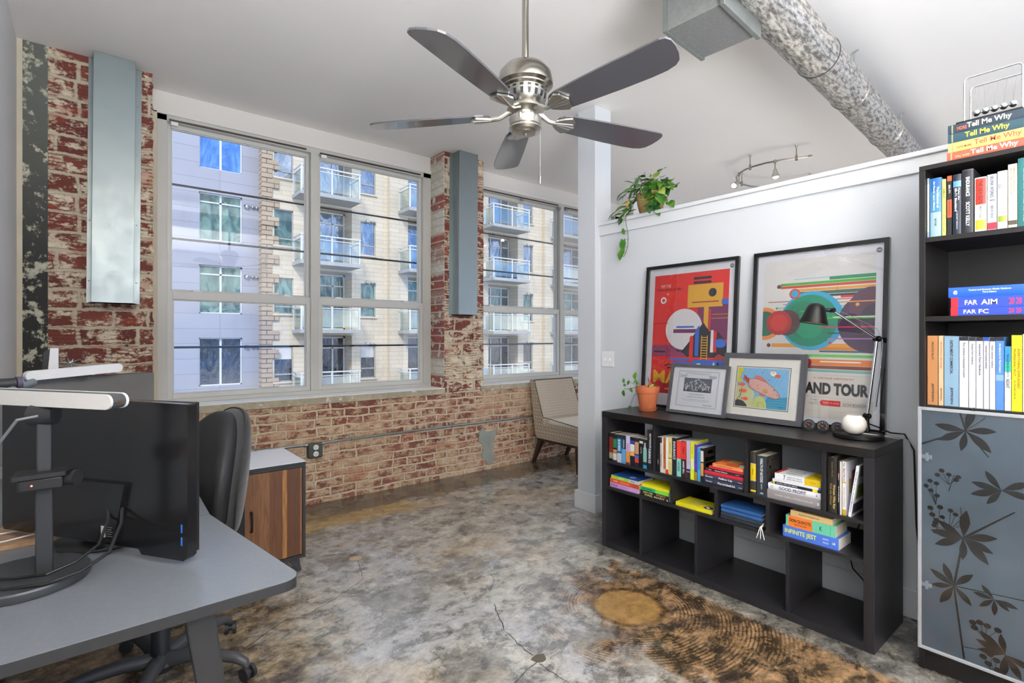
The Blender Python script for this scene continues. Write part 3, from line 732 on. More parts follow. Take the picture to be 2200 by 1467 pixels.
for x in (1.15, 2.45):
    MB().tube([(x, -.07, ZC - 2.884), (x, -.045, ZC - 2.884 - .010), (x, -.042, .09)], .004, 8).build('hanger_rod', M['steel'], duct)
bxx = MB(); bxx.box(-.46, -.12, .03, .30, -.165, .07); bo = bxx.build('supply_box', M['ductbox'], duct, bevel=.002)
MB().box(-.475, -.105, .015, .035, -.178, .085).build('box_flange', M['steel'], bo, bevel=.0015); MB().box(-.47, -.11, .285, .305, -.172, .076).build('box_flange', M['steel'], bo, bevel=.0015)

# ------------------------------------------------------------------ curved track light beyond the partition
tl = thing('track_light', 'curved satin nickel monorail track light with small glowing spots', 'track light', (5.05, 2.3, ZC))
def rel(x, y, zz): return (x - 5.05, y - 2.3, zz - ZC)
pts = [(5.06, 1.96), (5.023, 2.043), (4.965, 2.16), (4.935, 2.28), (4.940, 2.40), (4.975, 2.50), (5.03, 2.58), (5.13, 2.67), (5.27, 2.735), (5.42, 2.755), (5.56, 2.735), (5.75, 2.66), (5.95, 2.50), (6.0, 2.3)]
rail = MB(); rail.tube([rel(a, b, 2.975) for a, b in pts], .0085, 8); rail.build('rail', M['nickel'], tl)
MB().tube([rel(5.075, 1.93, 2.975), rel(5.06, 1.96, 2.975)], .013, 10).build('end_cap', M['nickel'], tl)
for x, y in ((5.023, 2.043), (4.955, 2.44), (5.41, 2.754), (6.0, 2.3)):
    MB().lathe([(.012, 0), (.005, -.03), (.005, -.085), (.011, -.095), (.012, -.14), (0, -.142)], rel(x, y, ZC), 12).build('standoff', M['nickel'], tl)
for (x, y, dx, dy, lamp_on) in ((4.948, 2.201, .01, .0, 1), (5.05, 2.60, -.05, .03, 1)):
    sp = MB().tube([rel(x, y, 2.985), rel(x, y, 2.955)], .012, 10).tube([rel(x, y, 2.955), rel(x, y, 2.905)], .0055, 8).build('spot_stem', M['nickel'], tl)
    R = Vector((dx, dy, -.06)).to_track_quat('-Z', 'Y').to_matrix()
    MB().lathe([(.010, .0), (.017, -.012), (.019, -.03), (.030, -.055), (.036, -.075)], rel(x, y, 2.905), 20, R=R).build('spot_shade', glass_mat('spot_glass', (1, .95, .85), .1) if 0 else M['nickel_l'], sp)
    MB().sphere(Vector(rel(x, y, 2.905)) + R @ Vector((0, 0, -.070)), .028, 0, 12, (1, 1, .8)).build('bulb', M['bulb'], sp)
    p = lamp('track_lamp_light', 'SPOT', (x + dx * 1.8, y + dy * 1.8, 2.905 - .13), 14.0, (1, .80, .55), .03)
    p.data.spot_size = math.radians(100); p.data.spot_blend = .8

# ------------------------------------------------------------------ buildings across the street
def holed(mb, x0, x1, y, yb, z0, z1, holes, m=0):
    xs = sorted({x0, x1, *[h[0] for h in holes], *[h[1] for h in holes]}); zs = sorted({z0, z1, *[h[2] for h in holes], *[h[3] for h in holes]})
    xs = [v for v in xs if x0 <= v <= x1]; zs = [v for v in zs if z0 <= v <= z1]
    for a, b in zip(xs, xs[1:]):
        for c, d in zip(zs, zs[1:]):
            mx, mz = (a + b) / 2, (c + d) / 2
            if any(h[0] < mx < h[1] and h[2] < mz < h[3] for h in holes): continue
            mb.add([(a, y, c), (b, y, c), (b, y, d), (a, y, d)], [(0, 1, 2, 3)], m)
    for h in holes:
        a, b, c, d = h[:4]; q = h[4] if len(h) > 4 else yb
        mb.add([(a, y, c), (b, y, c), (b, y, d), (a, y, d), (a, q, c), (b, q, c), (b, q, d), (a, q, d)],
               [(0, 4, 5, 1), (1, 5, 6, 2), (2, 6, 7, 3), (3, 7, 4, 0)], m)
        mb.add([(a, q, c), (b, q, c), (b, q, d), (a, q, d)], [(0, 1, 2, 3)], m)
LV = [(8.35, 10.33), (5.37, 7.34), (2.33, 4.34), (-.68, 1.32), (-3.7, -1.7)]
lv = thing('apartment_building', 'lavender grey panelled tower with paired windows across the street', 'building', (4.2, 24.6, -4.5))
def L(x, y, zz): return (x - 4.2, y - 24.6, zz + 4.5)
mb = MB(); hl = [(3.44, 5.05, a, b, 24.8) for a, b in LV] + [(-.9, .9, a, b, 24.8) for a, b in LV] + [(1.35, 2.42, a, b, 24.8) for a, b in LV]
holed(mb, -8, 5.76, 24.6, 24.8, -4.5, 14, hl); mb.add([(5.76, 24.6, -4.5), (5.76, 24.9, -4.5), (5.76, 24.9, 14), (5.76, 24.6, 14)], [(0, 1, 2, 3)])
mb.v = [v - Vector((4.2, 24.6, -4.5)) for v in mb.v]; mb.build('wall', M['lav'], lv)
def far_window(parent, x0, x1, z0, z1, y, off, xm, zm, pane, name='window', fr=.05, blind=None, fm=None):
    ox, oy, oz = off; f = MB()
    for a, b, c, d in ((x0, x0 + fr, z0, z1), (x1 - fr, x1, z0, z1), (x0, x1, z0, z0 + fr), (x0, x1, z1 - fr, z1)): f.box(a - ox, b - ox, y - .08 - oy, y - oy, c - oz, d - oz)
    for x in xm: f.box(x - .04 - ox, x + .04 - ox, y - .07 - oy, y - oy, z0 - oz, z1 - oz)
    for q in zm: f.box(x0 - ox, x1 - ox, y - .07 - oy, y - oy, q - .03 - oz, q + .03 - oz)
    fo = f.build(name, fm or M['whitemetal'], parent)
    MB().box(x0 - ox, x1 - ox, y - .03 - oy, y - .012 - oy, z0 - oz, z1 - oz).build('pane', pane, fo)
    if blind: MB().box(x0 + .05 - ox, x1 - .05 - ox, y - .036 - oy, y - .031 - oy, z1 - .06 - blind - oz, z1 - .06 - oz).build('roller_blind', M['offwhite'], fo)
    return fo
LO = (4.2, 24.6, -4.5)
for k, (a, b) in enumerate(LV):
    pn = (M['pane_blue'], M['pane_green'], M['pane_green'], M['pane_dark'], M['pane_dark'])[k]
    far_window(lv, 3.44, 5.05, a, b, 24.8, LO, [4.245], [b - .37] if k else [], pn)
    far_window(lv, -.9, .9, a, b, 24.8, LO, [0], [b - .37], pn); far_window(lv, 1.35, 2.42, a, b, 24.8, LO, [1.9], [b - .37], pn)
def vents(parent, off, x, zz, y, s=1):
    for dx, r in ((0, .095 * s), (.22, .065 * s), (.38, .065 * s)):
        MB().lathe([(r * 1.25, 0), (r * 1.25, .02), (r, .05), (r * .7, .10), (0, .12)], (x + dx - off[0], y - off[1], zz - off[2]), 12, R=Matrix.Rotation(PI / 2, 3, 'X')).build('wall_vent', M['chrome'], parent)
for k in range(5): vents(lv, LO, 5.22, 6.98 - 3.03 * k + 3.03 * (k == 9), 24.6)

bb = thing('apartment_building', 'beige stone apartment building with glass balconies across the street', 'building', (16, 24, -4.5))
BO = (16, 24, -4.5)
FL = [10.65, 7.66, 4.68, 1.69, -1.29, -4.28]      # balcony floor levels
holes = []; wins = []; bal = []
def module(dx, left_window=True):
    for f in FL:
        if left_window: holes.append((6.18 + dx, 6.98 + dx, f + .68, f + 2.27, 24.15)); wins.append((6.18 + dx, 6.98 + dx, f + .68, f + 2.27, f + 1.0))
        holes.append((7.45 + dx, 9.66 + dx, f, f + 2.72, 24.95)); bal.append((dx, f))
        holes.append((10.10 + dx, 10.86 + dx, f + .65, f + 2.26, 24.15)); wins.append((10.10 + dx, 10.86 + dx, f + .65, f + 2.26, f + 1.12))
module(0)
module(10.30, False); module(20.6, False)
mb = MB()
for k in (0, 1, 2):      # main plane and the slightly forward bays
    a = 5.70 if k == 0 else 1.9 + 10.3 * k + 3.5; 
zb0, zb1 = -4.5, 14
def rng(x0, x1, y): holed(mb, x0, x1, y, y + .15, zb0, zb1, [h for h in holes if h[0] >= x0 and h[1] <= x1])
rng(6.0, 11.48, 24.0); rng(17.2, 21.9, 24.0); rng(27.5, 32.2, 24)
def bay(x0, x1):       # a bay one step nearer, with its own column of deep openings
    hh = [(x0 + 1.0, x1 - 1.2, f, f + 2.72, 24.75) for f in FL]
    holed(mb, x0, x1, 23.72, 24.0, zb0, zb1, hh)
    mb.add([(x0, 23.72, zb0), (x0, 24.02, zb0), (x0, 24.02, zb1), (x0, 23.72, zb1)], [(0, 1, 2, 3)])
    for f in FL: bal.append((x0 + 1.0 - 7.45 - .1, f, x1 - 1.2 - x0 - 1.0))
bay(11.48, 17.2); bay(21.9, 27.5)
mb.v = [v - Vector(BO) for v in mb.v]; mb.build('wall', M['beige'], bb)
q = MB(); q.box(5.70, 6.0, 23.97, 26, zb0, zb1)
rr = random.Random(3); zz = zb0
while zz < zb1:
    hgt = .41; d = rr.uniform(0, .035); q.box(5.68 - d * .4, 6.02 + (.34 if int(zz / .41) % 2 else .06), 23.955 - d, 24.0, zz, zz + hgt - .02); zz += hgt
q.v = [v - Vector(BO) for v in q.v]; q.build('corner_stones', M['quoin'], bb)
for (x0, x1, a, b, tz) in wins:
    k = min(range(6), key=lambda i: abs(FL[i] - (a - .66)))
    pn = (M['pane_sky'], M['pane_sky'], M['pane_green'] if x0 < 8 else M['pane_sky'], M['pane_green'], M['pane_dark'], M['pane_dark'])[k]
    wo_ = far_window(bb, x0, x1, a, b, 24.15, BO, [], [tz], pn, 'window', .04, .55 if k == 4 and x0 < 12 else None, M['concrete'])
    MB().box(x0 - .06 - 16, x1 + .06 - 16, 23.93 - 24, 24.02 - 24, a - .07 + 4.5, a + 4.5).build('sill', M['beige'], wo_)
for bsp in bal:
    dx, f = bsp[0], bsp[1]; wd = bsp[2] if len(bsp) > 2 else 0
    x0, x1 = (6.92 + dx, 9.62 + dx) if not wd else (7.45 + dx - .45, 7.45 + dx + wd + .45)
    if x0 > 30 or f < -4 : continue
    yb_ = 24.0 if not wd else 23.72; yf_ = yb_ - 1.2
    k = FL.index(f)
    b = MB(); b.box(x0 - 16, x1 - 16, yf_ - 24, yb_ - 24, f - .17 + 4.5, f + 4.5)
    bo = b.build('balcony_slab', M['concrete'], bb, bevel=.01)
    r = MB(); X = [x0 + .06, (x0 + x1) / 2 + .02, x1 - .06]; yy = yf_ + .07
    for x in X: r.box(x - .03 - 16, x + .03 - 16, yy - .03 - 24, yy + .03 - 24, f + 4.5, f + 1.10 + 4.5)
    for x in (X[0], X[2]):
        r.box(x - .03 - 16, x + .03 - 16, yb_ - .08 - 24, yb_ - .02 - 24, f + 4.5, f + 1.1 + 4.5)
        for zz in (1.10, .93): r.box(x - .03 - 16, x + .03 - 16, yy - 24, yb_ - 24, f + zz - .025 + 4.5, f + zz + .025 + 4.5)
    r.box(x0 - 16, x1 - 16, yy - .045 - 24, yy + .045 - 24, f + 1.075 + 4.5, f + 1.125 + 4.5)
    r.box(x0 - 16, x1 - 16, yy - .02 - 24, yy + .02 - 24, f + .915 + 4.5, f + .95 + 4.5)
    r.build('railing', M['whitemetal'], bo)
    g = MB(); g.box(X[0] + .04 - 16, X[1] - .04 - 16, yy - .008 - 24, yy + .008 - 24, f + .10 + 4.5, f + .88 + 4.5); g.build('glass_panel', M['rail_glass'], bo)
    g = MB(); g.box(X[1] + .04 - 16, X[2] - .04 - 16, yy - .008 - 24, yy + .008 - 24, f + .10 + 4.5, f + .88 + 4.5); g.build('glass_panel', M['rail_glass'], bo)
    g = MB(); g.box(X[0] - .008 - 16, X[0] + .008 - 16, yy + .05 - 24, yb_ - .1 - 24, f + .10 + 4.5, f + .88 + 4.5); g.build('glass_panel', M['rail_glass'], bo)
    da = 7.45 + dx if not wd else x0 + .45; dw = 2.21 if not wd else wd; dy = 24.93 if not wd else 24.73
    pn = (M['pane_sky'], M['pane_sky'], M['pane_sky'], M['pane_green'], M['pane_dark'])[k]
    far_window(bb, da + .02, da + dw - .02, f + .02, f + 2.66, dy, BO, [da + dw * .36, da + dw * .72], [f + 2.12], pn, 'balcony_door', .07)
    if k == 2 and abs(dx - 10.3) < .1 and not wd:      # blue seats on one balcony
        for xx in (x0 + .8, x0 + 1.6):
            MB().box(xx - 16, xx + .45 - 16, 23.2 - 24, 23.65 - 24, f + .38 + 4.5, f + .42 + 4.5).box(xx - 16, xx + .45 - 16, 23.62 - 24, 23.66 - 24, f + .42 + 4.5, f + .85 + 4.5).box(xx + .02 - 16, xx + .06 - 16, 23.2 - 24, 23.66 - 24, f + 4.5, f + .4 + 4.5).box(xx + .39 - 16, xx + .43 - 16, 23.2 - 24, 23.66 - 24, f + 4.5, f + .4 + 4.5).build('balcony_chair', mat('blue_plastic', '#5d93b8', .5), bo)
for k, f in enumerate(FL[:5]):
    for dx in (0, 10.3): vents(bb, BO, 10.42 + dx, f - .68, 24.0, .8)
S(MB().box(-12, 45, 5.2, 40, -5.2, -4.6).build('ground', M['asphalt']), 'street below')

# ------------------------------------------------------------------ low open shelf unit
SX0, SX1, SY0, SY1, SZ = 2.545, 2.945, .726, 2.217, .859
su = thing('shelf_unit', 'long low black-brown open shelf unit against the partition wall', 'shelf unit', (SX0, SY0, 0))
def sb(mb, x0, x1, y0, y1, z0, z1, m=0): mb.box(x0 - SX0, x1 - SX0, y0 - SY0, y1 - SY0, z0, z1, m)
def panel(name, *b):
    mb = MB(); sb(mb, *b)
    o = mb.build(name, [M['shelfblack2'] if name in ('divider', 'shelf', 'side_panel', 'bottom_panel') else M['shelfblack']], su, bevel=.0012); return o
panel('side_panel', SX0, SX1, SY1 - .038, SY1, 0, SZ - .038); panel('side_panel', SX0, SX1, SY0, SY0 + .040, 0, SZ - .0385)
panel('top_panel', SX0, SX1, SY0, SY1, SZ - .038, SZ)
panel('bottom_panel', SX0, SX1, SY0 + .040, SY1 - .038, 0, .036)
panel('shelf', SX0 + .004, SX1 - .002, SY0 + .040, SY1 - .038, .533, .549)
panel('shelf', SX0 + .004, SX1 - .002, SY0 + .040, SY1 - .038, .368, .385)
for a, b in ((1.818, 1.834), (1.270, 1.286), (.914, .931)): panel('divider', SX0 + .005, SX1 - .002, a, b, .549, SZ - .038)
for a, b in ((1.700, 1.715), (1.430, 1.447), (1.162, 1.179)): panel('divider', SX0 + .005, SX1 - .002, a, b, .385, .533)
for a, b in ((1.911, 1.928), (1.547, 1.563), (1.070, 1.086)): panel('divider', SX0 + .005, SX1 - .002, a, b, .036, .368)

# ------------------------------------------------------------------ books
def book(label, group, mat4, t, h, d, col, hc=False, bands=(), titles=(), pages='paper', rib=None, cover_art=None):
    """local frame: spine faces -Y and stands in the XZ plane; t along x, h along z, d along +y"""
    b = thing('book', label, 'book', group=group, mat4=mat4)
    c = .0024 if hc else .0009; o = .004 if hc else .0006
    mats = [ink(col, .45)]; 
    def mi(cc):
        m = ink(cc, .45)
        if m not in mats: mats.append(m)
        return mats.index(m)
    mb = MB(); cuts = sorted({0, 1, *[q for a in bands for q in a[:2]]})
    for a, e_ in zip(cuts, cuts[1:]):
        m = 0
        for u, v, cc in bands:
            if u <= (a + e_) / 2 <= v: m = mi(cc)
        za, ze = h * (1 - e_), h * (1 - a)
        if hc: mb.prism([(0, .003), (t * .18, .0004), (t * .5, 0), (t * .82, .0004), (t, .003), (t, .005), (0, .005)], 'z', za, ze, m, True)
        else: mb.box(0, t, 0, c, za, ze, m)
    mb.box(0, c, c, d, 0, h); mb.box(t - c, t, c, d, 0, h)
    mb.build('cover', mats, b)
    MB().box(c, t - c, c + .001, d - o, o, h - o).build('page_block', M[pages], b)
    for tt in titles:
        txt, cf, lf, cc, sf = tt[:5]; xo = tt[5] if len(tt) > 5 else 0
        tm = MB(); put_text(tm, txt, t * (.5 + xo), h * (1 - cf), h * lf, t * sf, -.0007, 0, .02, spine=True)
        tm.build('spine_title', ink(cc), b)
    if cover_art:
        a = MB(); ms = []
        for (y0, y1, z0, z1, cc) in cover_art:
            if ink(cc) not in ms: ms.append(ink(cc))
            a.add([(t + .0005, d * y0, h * z0), (t + .0005, d * y1, h * z0), (t + .0005, d * y1, h * z1), (t + .0005, d * y0, h * z1)], [(0, 1, 2, 3)], ms.index(ink(cc)))
        a.build('cover_picture', ms, b)
    return b
def upright(label, group, X, yl, yr, z0, h, d, col, tilt=0, **k):
    gap = .0006
    m = frame4((X, yl - gap, z0), (0, -1, 0), (1, 0, 0), (0, 0, 1))
    if tilt: m = m @ Matrix.Rotation(tilt, 4, 'Y')
    return book(label, group, m, yl - yr - 2 * gap, h, d, col, **k)
def lying(label, group, X, yl, yr, z0, z1, d, col, skew=0, **k):
    m = frame4((X, yr, z0 + .0003), (0, 0, 1), (1, 0, 0), (0, 1, 0)) @ Matrix.Rotation(skew, 4, 'X')
    return book(label, group, m, z1 - z0 - .0005, yl - yr, d, col, **k)

BX = 2.562; ZT = .5494
g = 'paperbacks in the left top compartment'
W_, K_ = '#e8e4da', '#17181a'
for (yl, yr, h, col, lab, bands, tit) in (
    (2.171, 2.140, .176, K_, 'thriller paperback with a dark red spine, leftmost on the top tier', [(.15, .70, '#7c2a22'), (.70, .92, '#8b8a6a')], []),
    (2.139, 2.109, .172, K_, 'paperback with a green and black spine, next to the dark red one', [(.17, .50, '#2f7a48'), (.56, .68, '#c07a56'), (.70, .95, '#c9c9c4')], []),
    (2.107, 2.072, .174, '#1b2940', 'paperback with a bright blue spine and white lettering', [(.14, .62, '#1f7fb5'), (.66, 1, '#b9c0c8')], [('BLUE MARS', .38, .4, '#ffffff', .45)]),
    (2.071, 2.039, .174, '#202a36', 'paperback with a slate spine and a light blue lower half', [(.48, 1, '#5d9bd0')], [('ORIGIN', .3, .3, '#c8d0d8', .4)]),
    (2.038, 2.009, .176, '#c9c2e4', 'lilac paperback with an orange cloud at the foot of its spine', [(.55, .92, '#d39038'), (.92, 1, '#7c2222')], [('TAKEN', .4, .3, '#b8277c', .55)]),
    (2.006, 1.973, .173, '#1c1d22', 'paperback with blue, white and orange blocks on a black spine', [(.12, .24, '#2a3f9a'), (.25, .50, '#dcdcd8'), (.50, .66, '#dba05a')], []),
    (1.971, 1.941, .173, '#23222a', 'paperback with a tan spine and a red and blue picture below', [(.14, .56, '#b58a68'), (.60, .72, '#4b5fb0'), (.72, .86, '#d23a30')], []),
    (1.937, 1.911, .173, '#141416', 'plain black paperback with small white square near its top', [(.08, .16, '#d8d8d8')], [('NOTES', .4, .22, '#bfc4c4', .35)]),
    (1.910, 1.883, .173, '#1c2427', 'black paperback with pale teal lettering and blue foot', [(.30, .78, '#7fb0ab'), (.88, 1, '#2f8fc4')], [('POWER', .22, .2, '#ffffff', .5)]),
    (1.880, 1.845, .236, '#1e2128', 'tall black book with white author name and PUSHING ICE on its spine', [], [('REYNOLDS', .28, .36, '#eef0f2', .36, .12), ('PUSHING ICE', .66, .36, '#ffffff', .5)])):
    upright(lab, g, BX, yl, yr, ZT, h, .11 if h < .2 else .155, col, bands=bands, titles=tit)
g = 'books standing in the second top compartment'
for (yl, yr, h, col, lab, bands, tit) in (
    (1.815, 1.792, .202, '#131314', 'black book at the left of the second compartment', [], [('NEXT', .72, .14, '#b8b8b8', .3)]),
    (1.790, 1.778, .203, '#cfc9bb', 'thin grey-cream book with a dark top beside the black one', [(0, .16, '#2c3442')], [('THE BREAK', .65, .36, '#2b2b2b', .5)]),
    (1.777, 1.769, .206, '#e3e1da', 'very thin plain white book left of the orange-brown spine', [], []),
    (1.768, 1.753, .206, '#b2622f', 'mottled orange-brown book with cream foot', [(.88, 1, '#d8c0a0')], [('CANYONS', .4, .4, '#6d3216', .5)]),
    (1.752, 1.736, .208, '#ece9e4', 'white book whose spine ends in a red foot', [(.88, 1, '#d5322c')], []),
    (1.735, 1.712, .211, '#d9cc86', 'pale yellow book with a brown sun dot on the spine', [(.545, .575, '#8a6a2a')], [('INFINITE', .28, .3, '#8c7c3c', .4), ('JEST & CO', .80, .26, '#8c7c3c', .35)]),
    (1.710, 1.682, .212, '#22262b', 'dark slate book with ENDURANCE in white capitals in the low shelf', [], [('ENDURANCE', .33, .48, '#e6e8ea', .55)]),
    (1.681, 1.654, .201, '#83c9bd', 'book with a red upper and teal lower spine reading HORSE', [(0, .50, '#e2392f')], [('HORSE', .72, .26, '#234a4c', .5)]),
    (1.652, 1.622, .204, '#d9352b', 'book with a scarlet block over a black lower spine', [(.50, 1, '#26262a'), (0, .02, '#1f1f1f')], [('TIMES', .25, .22, '#5a1712', .35), ('HARD SELL', .72, .34, '#ffffff', .35)]),
    (1.619, 1.596, .207, '#b5b2d8', 'lavender book with a dark base and pale blue strip', [(.74, 1, '#2a2c33'), (.79, .83, '#6d94cf')], [('THE ROAD HOME', .35, .52, '#d99a8c', .4)]),
    (1.594, 1.572, .209, '#d3dc2a', 'lime yellow book with faint mint panel', [(.45, .72, '#cfe4a8')], [('ATLAS', .22, .2, '#b09b20', .45)]),
    (1.570, 1.554, .196, '#4a3a9a', 'purple and blue book with gold foot', [(.0, .12, '#6a2c8a'), (.52, .70, '#5b3bb4'), (.76, 1, '#9a8428')], []),
    (1.552, 1.535, .184, '#3aa0d6', 'sky blue book beside the black hardback with a printed front', [], [('SAPIENCE', .40, .5, '#173a5a', .4)]),
    (1.533, 1.516, .183, '#1b1b1c', 'small black book with a gilt-lettered front cover, rightmost standing', [(.08, .40, '#d8d2c2'), (.44, .82, '#c98f50')], [])):
    ca = None
    if h == .183: ca = [(.0, 1, 0, 1, '#1d1a17'), (.35, .75, .80, .90, '#8f8372'), (.12, .9, .66, .71, '#a99a2c'), (.12, .9, .60, .65, '#a99a2c'), (.2, .85, .30, .54, '#8f7d58'), (.1, .95, .05, .22, '#8a3a26')]
    if h == .209: ca = [(0, 1, .0, 1, '#d3dc2a')]
    upright(lab, g, BX, yl, yr, ZT, h, .145 if h > .19 else .125, col, bands=bands, titles=tit, cover_art=ca, pages='paperw')
g = 'books lying in a stack in the second top compartment'
for (yl, yr, z0, z1, col, lab, tit, hc, d) in (
    (1.515, 1.296, .5494, .578, '#2f3446', 'navy hardback reading Where the Sidewalk Ends, bottom of its stack', [('Silverstein', .14, .16, '#dcdde2', .3), ('Where the Sidewalk Ends', .58, .44, '#f2f2f2', .42), ('HarperCollins', .93, .1, '#dcdde2', .2)], True, .17),
    (1.514, 1.296, .578, .599, '#343a52', 'navy hardback reading Falling Up, second from the bottom', [('Silverstein', .14, .2, '#e6e6ea', .42), ('Falling Up', .56, .34, '#ffffff', .62), ('Harper', .92, .1, '#dcdde2', .3)], True, .17),
    (1.512, 1.296, .599, .618, '#c52336', 'thick crimson hardback with blank spine in the stack', [], True, .165),
    (1.503, 1.296, .618, .6335, '#26272c', 'slim black hardback lying between two crimson ones', [('Chris', .12, .08, '#e0e0e0', .4), ('Clouds Without', .42, .34, '#e8e8e8', .45), ('Harper', .85, .1, '#d8d8d8', .3)], True, .165),
    (1.484, 1.296, .6335, .647, '#c9283c', 'thin crimson book directly under the orange one', [], False, .16),
    (1.464, 1.296, .647, .664, '#e08a54', 'orange paperback with a painted cover topping the stack', [('A LONG WAY DOWN', .4, .5, '#7c3a20', .4)], False, .14)):
    b = lying(lab, g, BX, yl, yr, z0, z1, d, col, hc=hc, titles=tit, pages='paperw')
    if z0 == .647:
        ms = [ink('#cf5f2c'), ink('#e9a25e'), ink('#e8dcc8'), ink('#e27a38')]
        a = MB(); t_ = z1 - z0 - .0005; H_ = yl - yr
        for (u0, u1, v0, v1, m) in ((0, 1, 0, 1, 0), (0, .5, .55, 1, 3), (.45, 1, .35, .8, 1), (.05, .5, 0, .3, 2), (.5, .8, .05, .25, 2)):
            a.add([(t_ + .0003 + m * .0001, d * u0, H_ * v0), (t_ + .0003 + m * .0001, d * u1, H_ * v0 + .01 * m), (t_ + .0003 + m * .0001, d * u1, H_ * v1), (t_ + .0003 + m * .0001, d * u0, H_ * v1 - .01 * m)], [(0, 1, 2, 3)], m)
        a.build('cover_picture', ms, b)
g = 'books in the third top compartment'
upright('thick dark olive book with a yellow sunburst band on its spine', g, BX, 1.263, 1.232, ZT, .210, .15, '#39352a', hc=True, bands=[(.30, .66, '#d9bb14'), (.27, .30, '#b9b39a'), (.66, .69, '#b9b39a'), (.90, .94, '#d9bb14')], titles=[('Radiance', .47, .14, '#3a3210', .2)])
upright('thick slate hardback reading WEALTH OF NATIONS', g, BX, 1.229, 1.180, ZT, .198, .14, '#2c3640', hc=False, titles=[('WEALTH OF NATIONS', .36, .60, '#f0f0ee', .30), ('ADAM SMITH', .76, .14, '#d0d0d0', .14), ('W', .93, .04, '#ffffff', .36)],
        cover_art=[(0, 1, 0, 1, '#2e2a26')] + [((i % 5) * .2 + .03 + .04 * (i % 3), (i % 5) * .2 + .09 + .05 * (i % 2), .06 + (i // 5) * .15 + .02 * (i % 4), .15 + (i // 5) * .15, ('#b9b2a4', '#7c756b', '#d6d0c2')[i % 3]) for i in range(30)])
for (yl, yr, z0, z1, col, lab, tit, bands, d, hc) in (
    (1.177, .938, .5494, .594, '#8d8788', 'thick grey hardback, bottom of the stack with GOOD PROFIT', [('WINNER TAKES | A PRODUCTIVE LIFE', .5, .72, '#c6c2c2', .2), ('=', .955, .03, '#ffffff', .22)], [], .17, True),
    (1.173, .938, .594, .624, '#e6e8ee', 'white hardback with GOOD PROFIT across the spine', [('GOOD PROFIT', .48, .52, '#3d4a63', .52), ('KOCH', .08, .05, '#8a8f99', .4), ('A', .93, .03, '#2f4a8c', .4)], [], .165, True),
    (1.149, .939, .624, .6365, '#1f2024', 'thin black book with yellow end bands in the stack', [('WRITING A PERSONAL MEMOIR', .30, .46, '#d8d8d4', .42)], [(0, .04, '#d6b92a'), (.84, .94, '#e3d52a')], .16, False),
    (1.152, .939, .6365, .648, '#e4e7ef', 'thin white book with a blue end, under the top one', [('essay', .12, .06, '#8a92a8', .3)], [(.96, 1, '#2b62b8')], .16, False),
    (1.141, .938, .648, .679, '#eceef2', 'white and yellow paperback on top with 7 HABITS on its spine', [('7', .22, .04, '#2b2b30', .72), ('HABITS OF HIGHLY', .45, .34, '#70747c', .2, .16), ('EFFECTIVE PEOPLE', .45, .34, '#70747c', .2, -.16), ('Covey', .84, .12, '#6a5a10', .18)], [(.66, 1, '#d2b416')], .14, False)):
    b = lying(lab, g, BX, yl, yr, z0, z1, d, col, hc=hc, titles=tit, bands=bands, pages='paperw')
    if z0 == .648:
        ms = [ink('#dfe2e6'), ink('#c3382c'), ink('#d2b416'), ink('#8e9298')]
        a = MB(); t_ = z1 - z0; H_ = yl - yr
        for (u0, u1, v0, v1, m) in ((0, 1, .34, 1, 0), (0, .9, .92, 1, 1), (0, 1, 0, .34, 2), (.3, .6, .1, .28, 1), (.2, .3, .45, .8, 3), (.45, .52, .45, .8, 3), (.7, .74, .5, .75, 3)):
            y_ = t_ + .0004 + m * .0001; a.add([(y_, d * u0, H_ * v0), (y_, d * u1, H_ * v0), (y_, d * u1, H_ * v1), (y_, d * u0, H_ * v1)], [(0, 1, 2, 3)], m)
        a.build('cover_picture', ms, b)
g = 'books in the right top compartment'
upright('thick black hardback reading Women Who Run With the Wolves in gold', g, BX, .910, .872, ZT, .246, .16, '#25211b', hc=True, titles=[('Women Who Run', .70, .44, '#cdb46a', .26, .22), ('With the Wolves', .66, .40, '#8d7c4a', .26, -.14), ('Estes Ph.D.', .22, .28, '#8a7c52', .12)])
upright('very thin black book with white lettering beside the thick gold-lettered one', g, BX, .869, .862, ZT, .234, .15, '#1d1c1e', titles=[('ART', .3, .12, '#e8e8e8', .5), ('STORIES', .62, .3, '#e8e8e8', .5)], bands=[(.22, .27, '#b03030')])
upright('thin cream-white book without lettering in the right compartment', g, BX, .861, .8545, ZT, .234, .15, '#d9d6cd', pages='paperw')
upright('white book reading No Bad Parts with gold foot', g, BX + .004, .8525, .838, ZT, .235, .15, '#e4e2e2', titles=[('No Bad Parts', .19, .34, '#4a4630', .5), ('RICHARD C. SCHWARTZ', .66, .36, '#8a8050', .3)], bands=[(.89, 1, '#b89a24'), (.37, .40, '#c9a82c')], pages='paperw',
        cover_art=[(0, 1, 0, 1, '#d9d8e0'), (.25, .62, .38, .66, '#a08a1e'), (.45, .75, .60, .80, '#8c4a2c')])
upright('slim white paperback leaning to the right in its compartment', g, BX - .002, .829, .8165, ZT + .0024, .228, .15, '#eceef4', tilt=math.radians(8), titles=[('The Art of the Good Meeting', .5, .8, '#5b6a92', .5)], pages='paperw',
        cover_art=[(0, 1, 0, 1, '#c9ccd2'), (.1, 1, .78, 1, '#1f4a50'), (.12, .8, .34, .62, '#6f7a22'), (.0, .9, .06, .26, '#3b3348')])

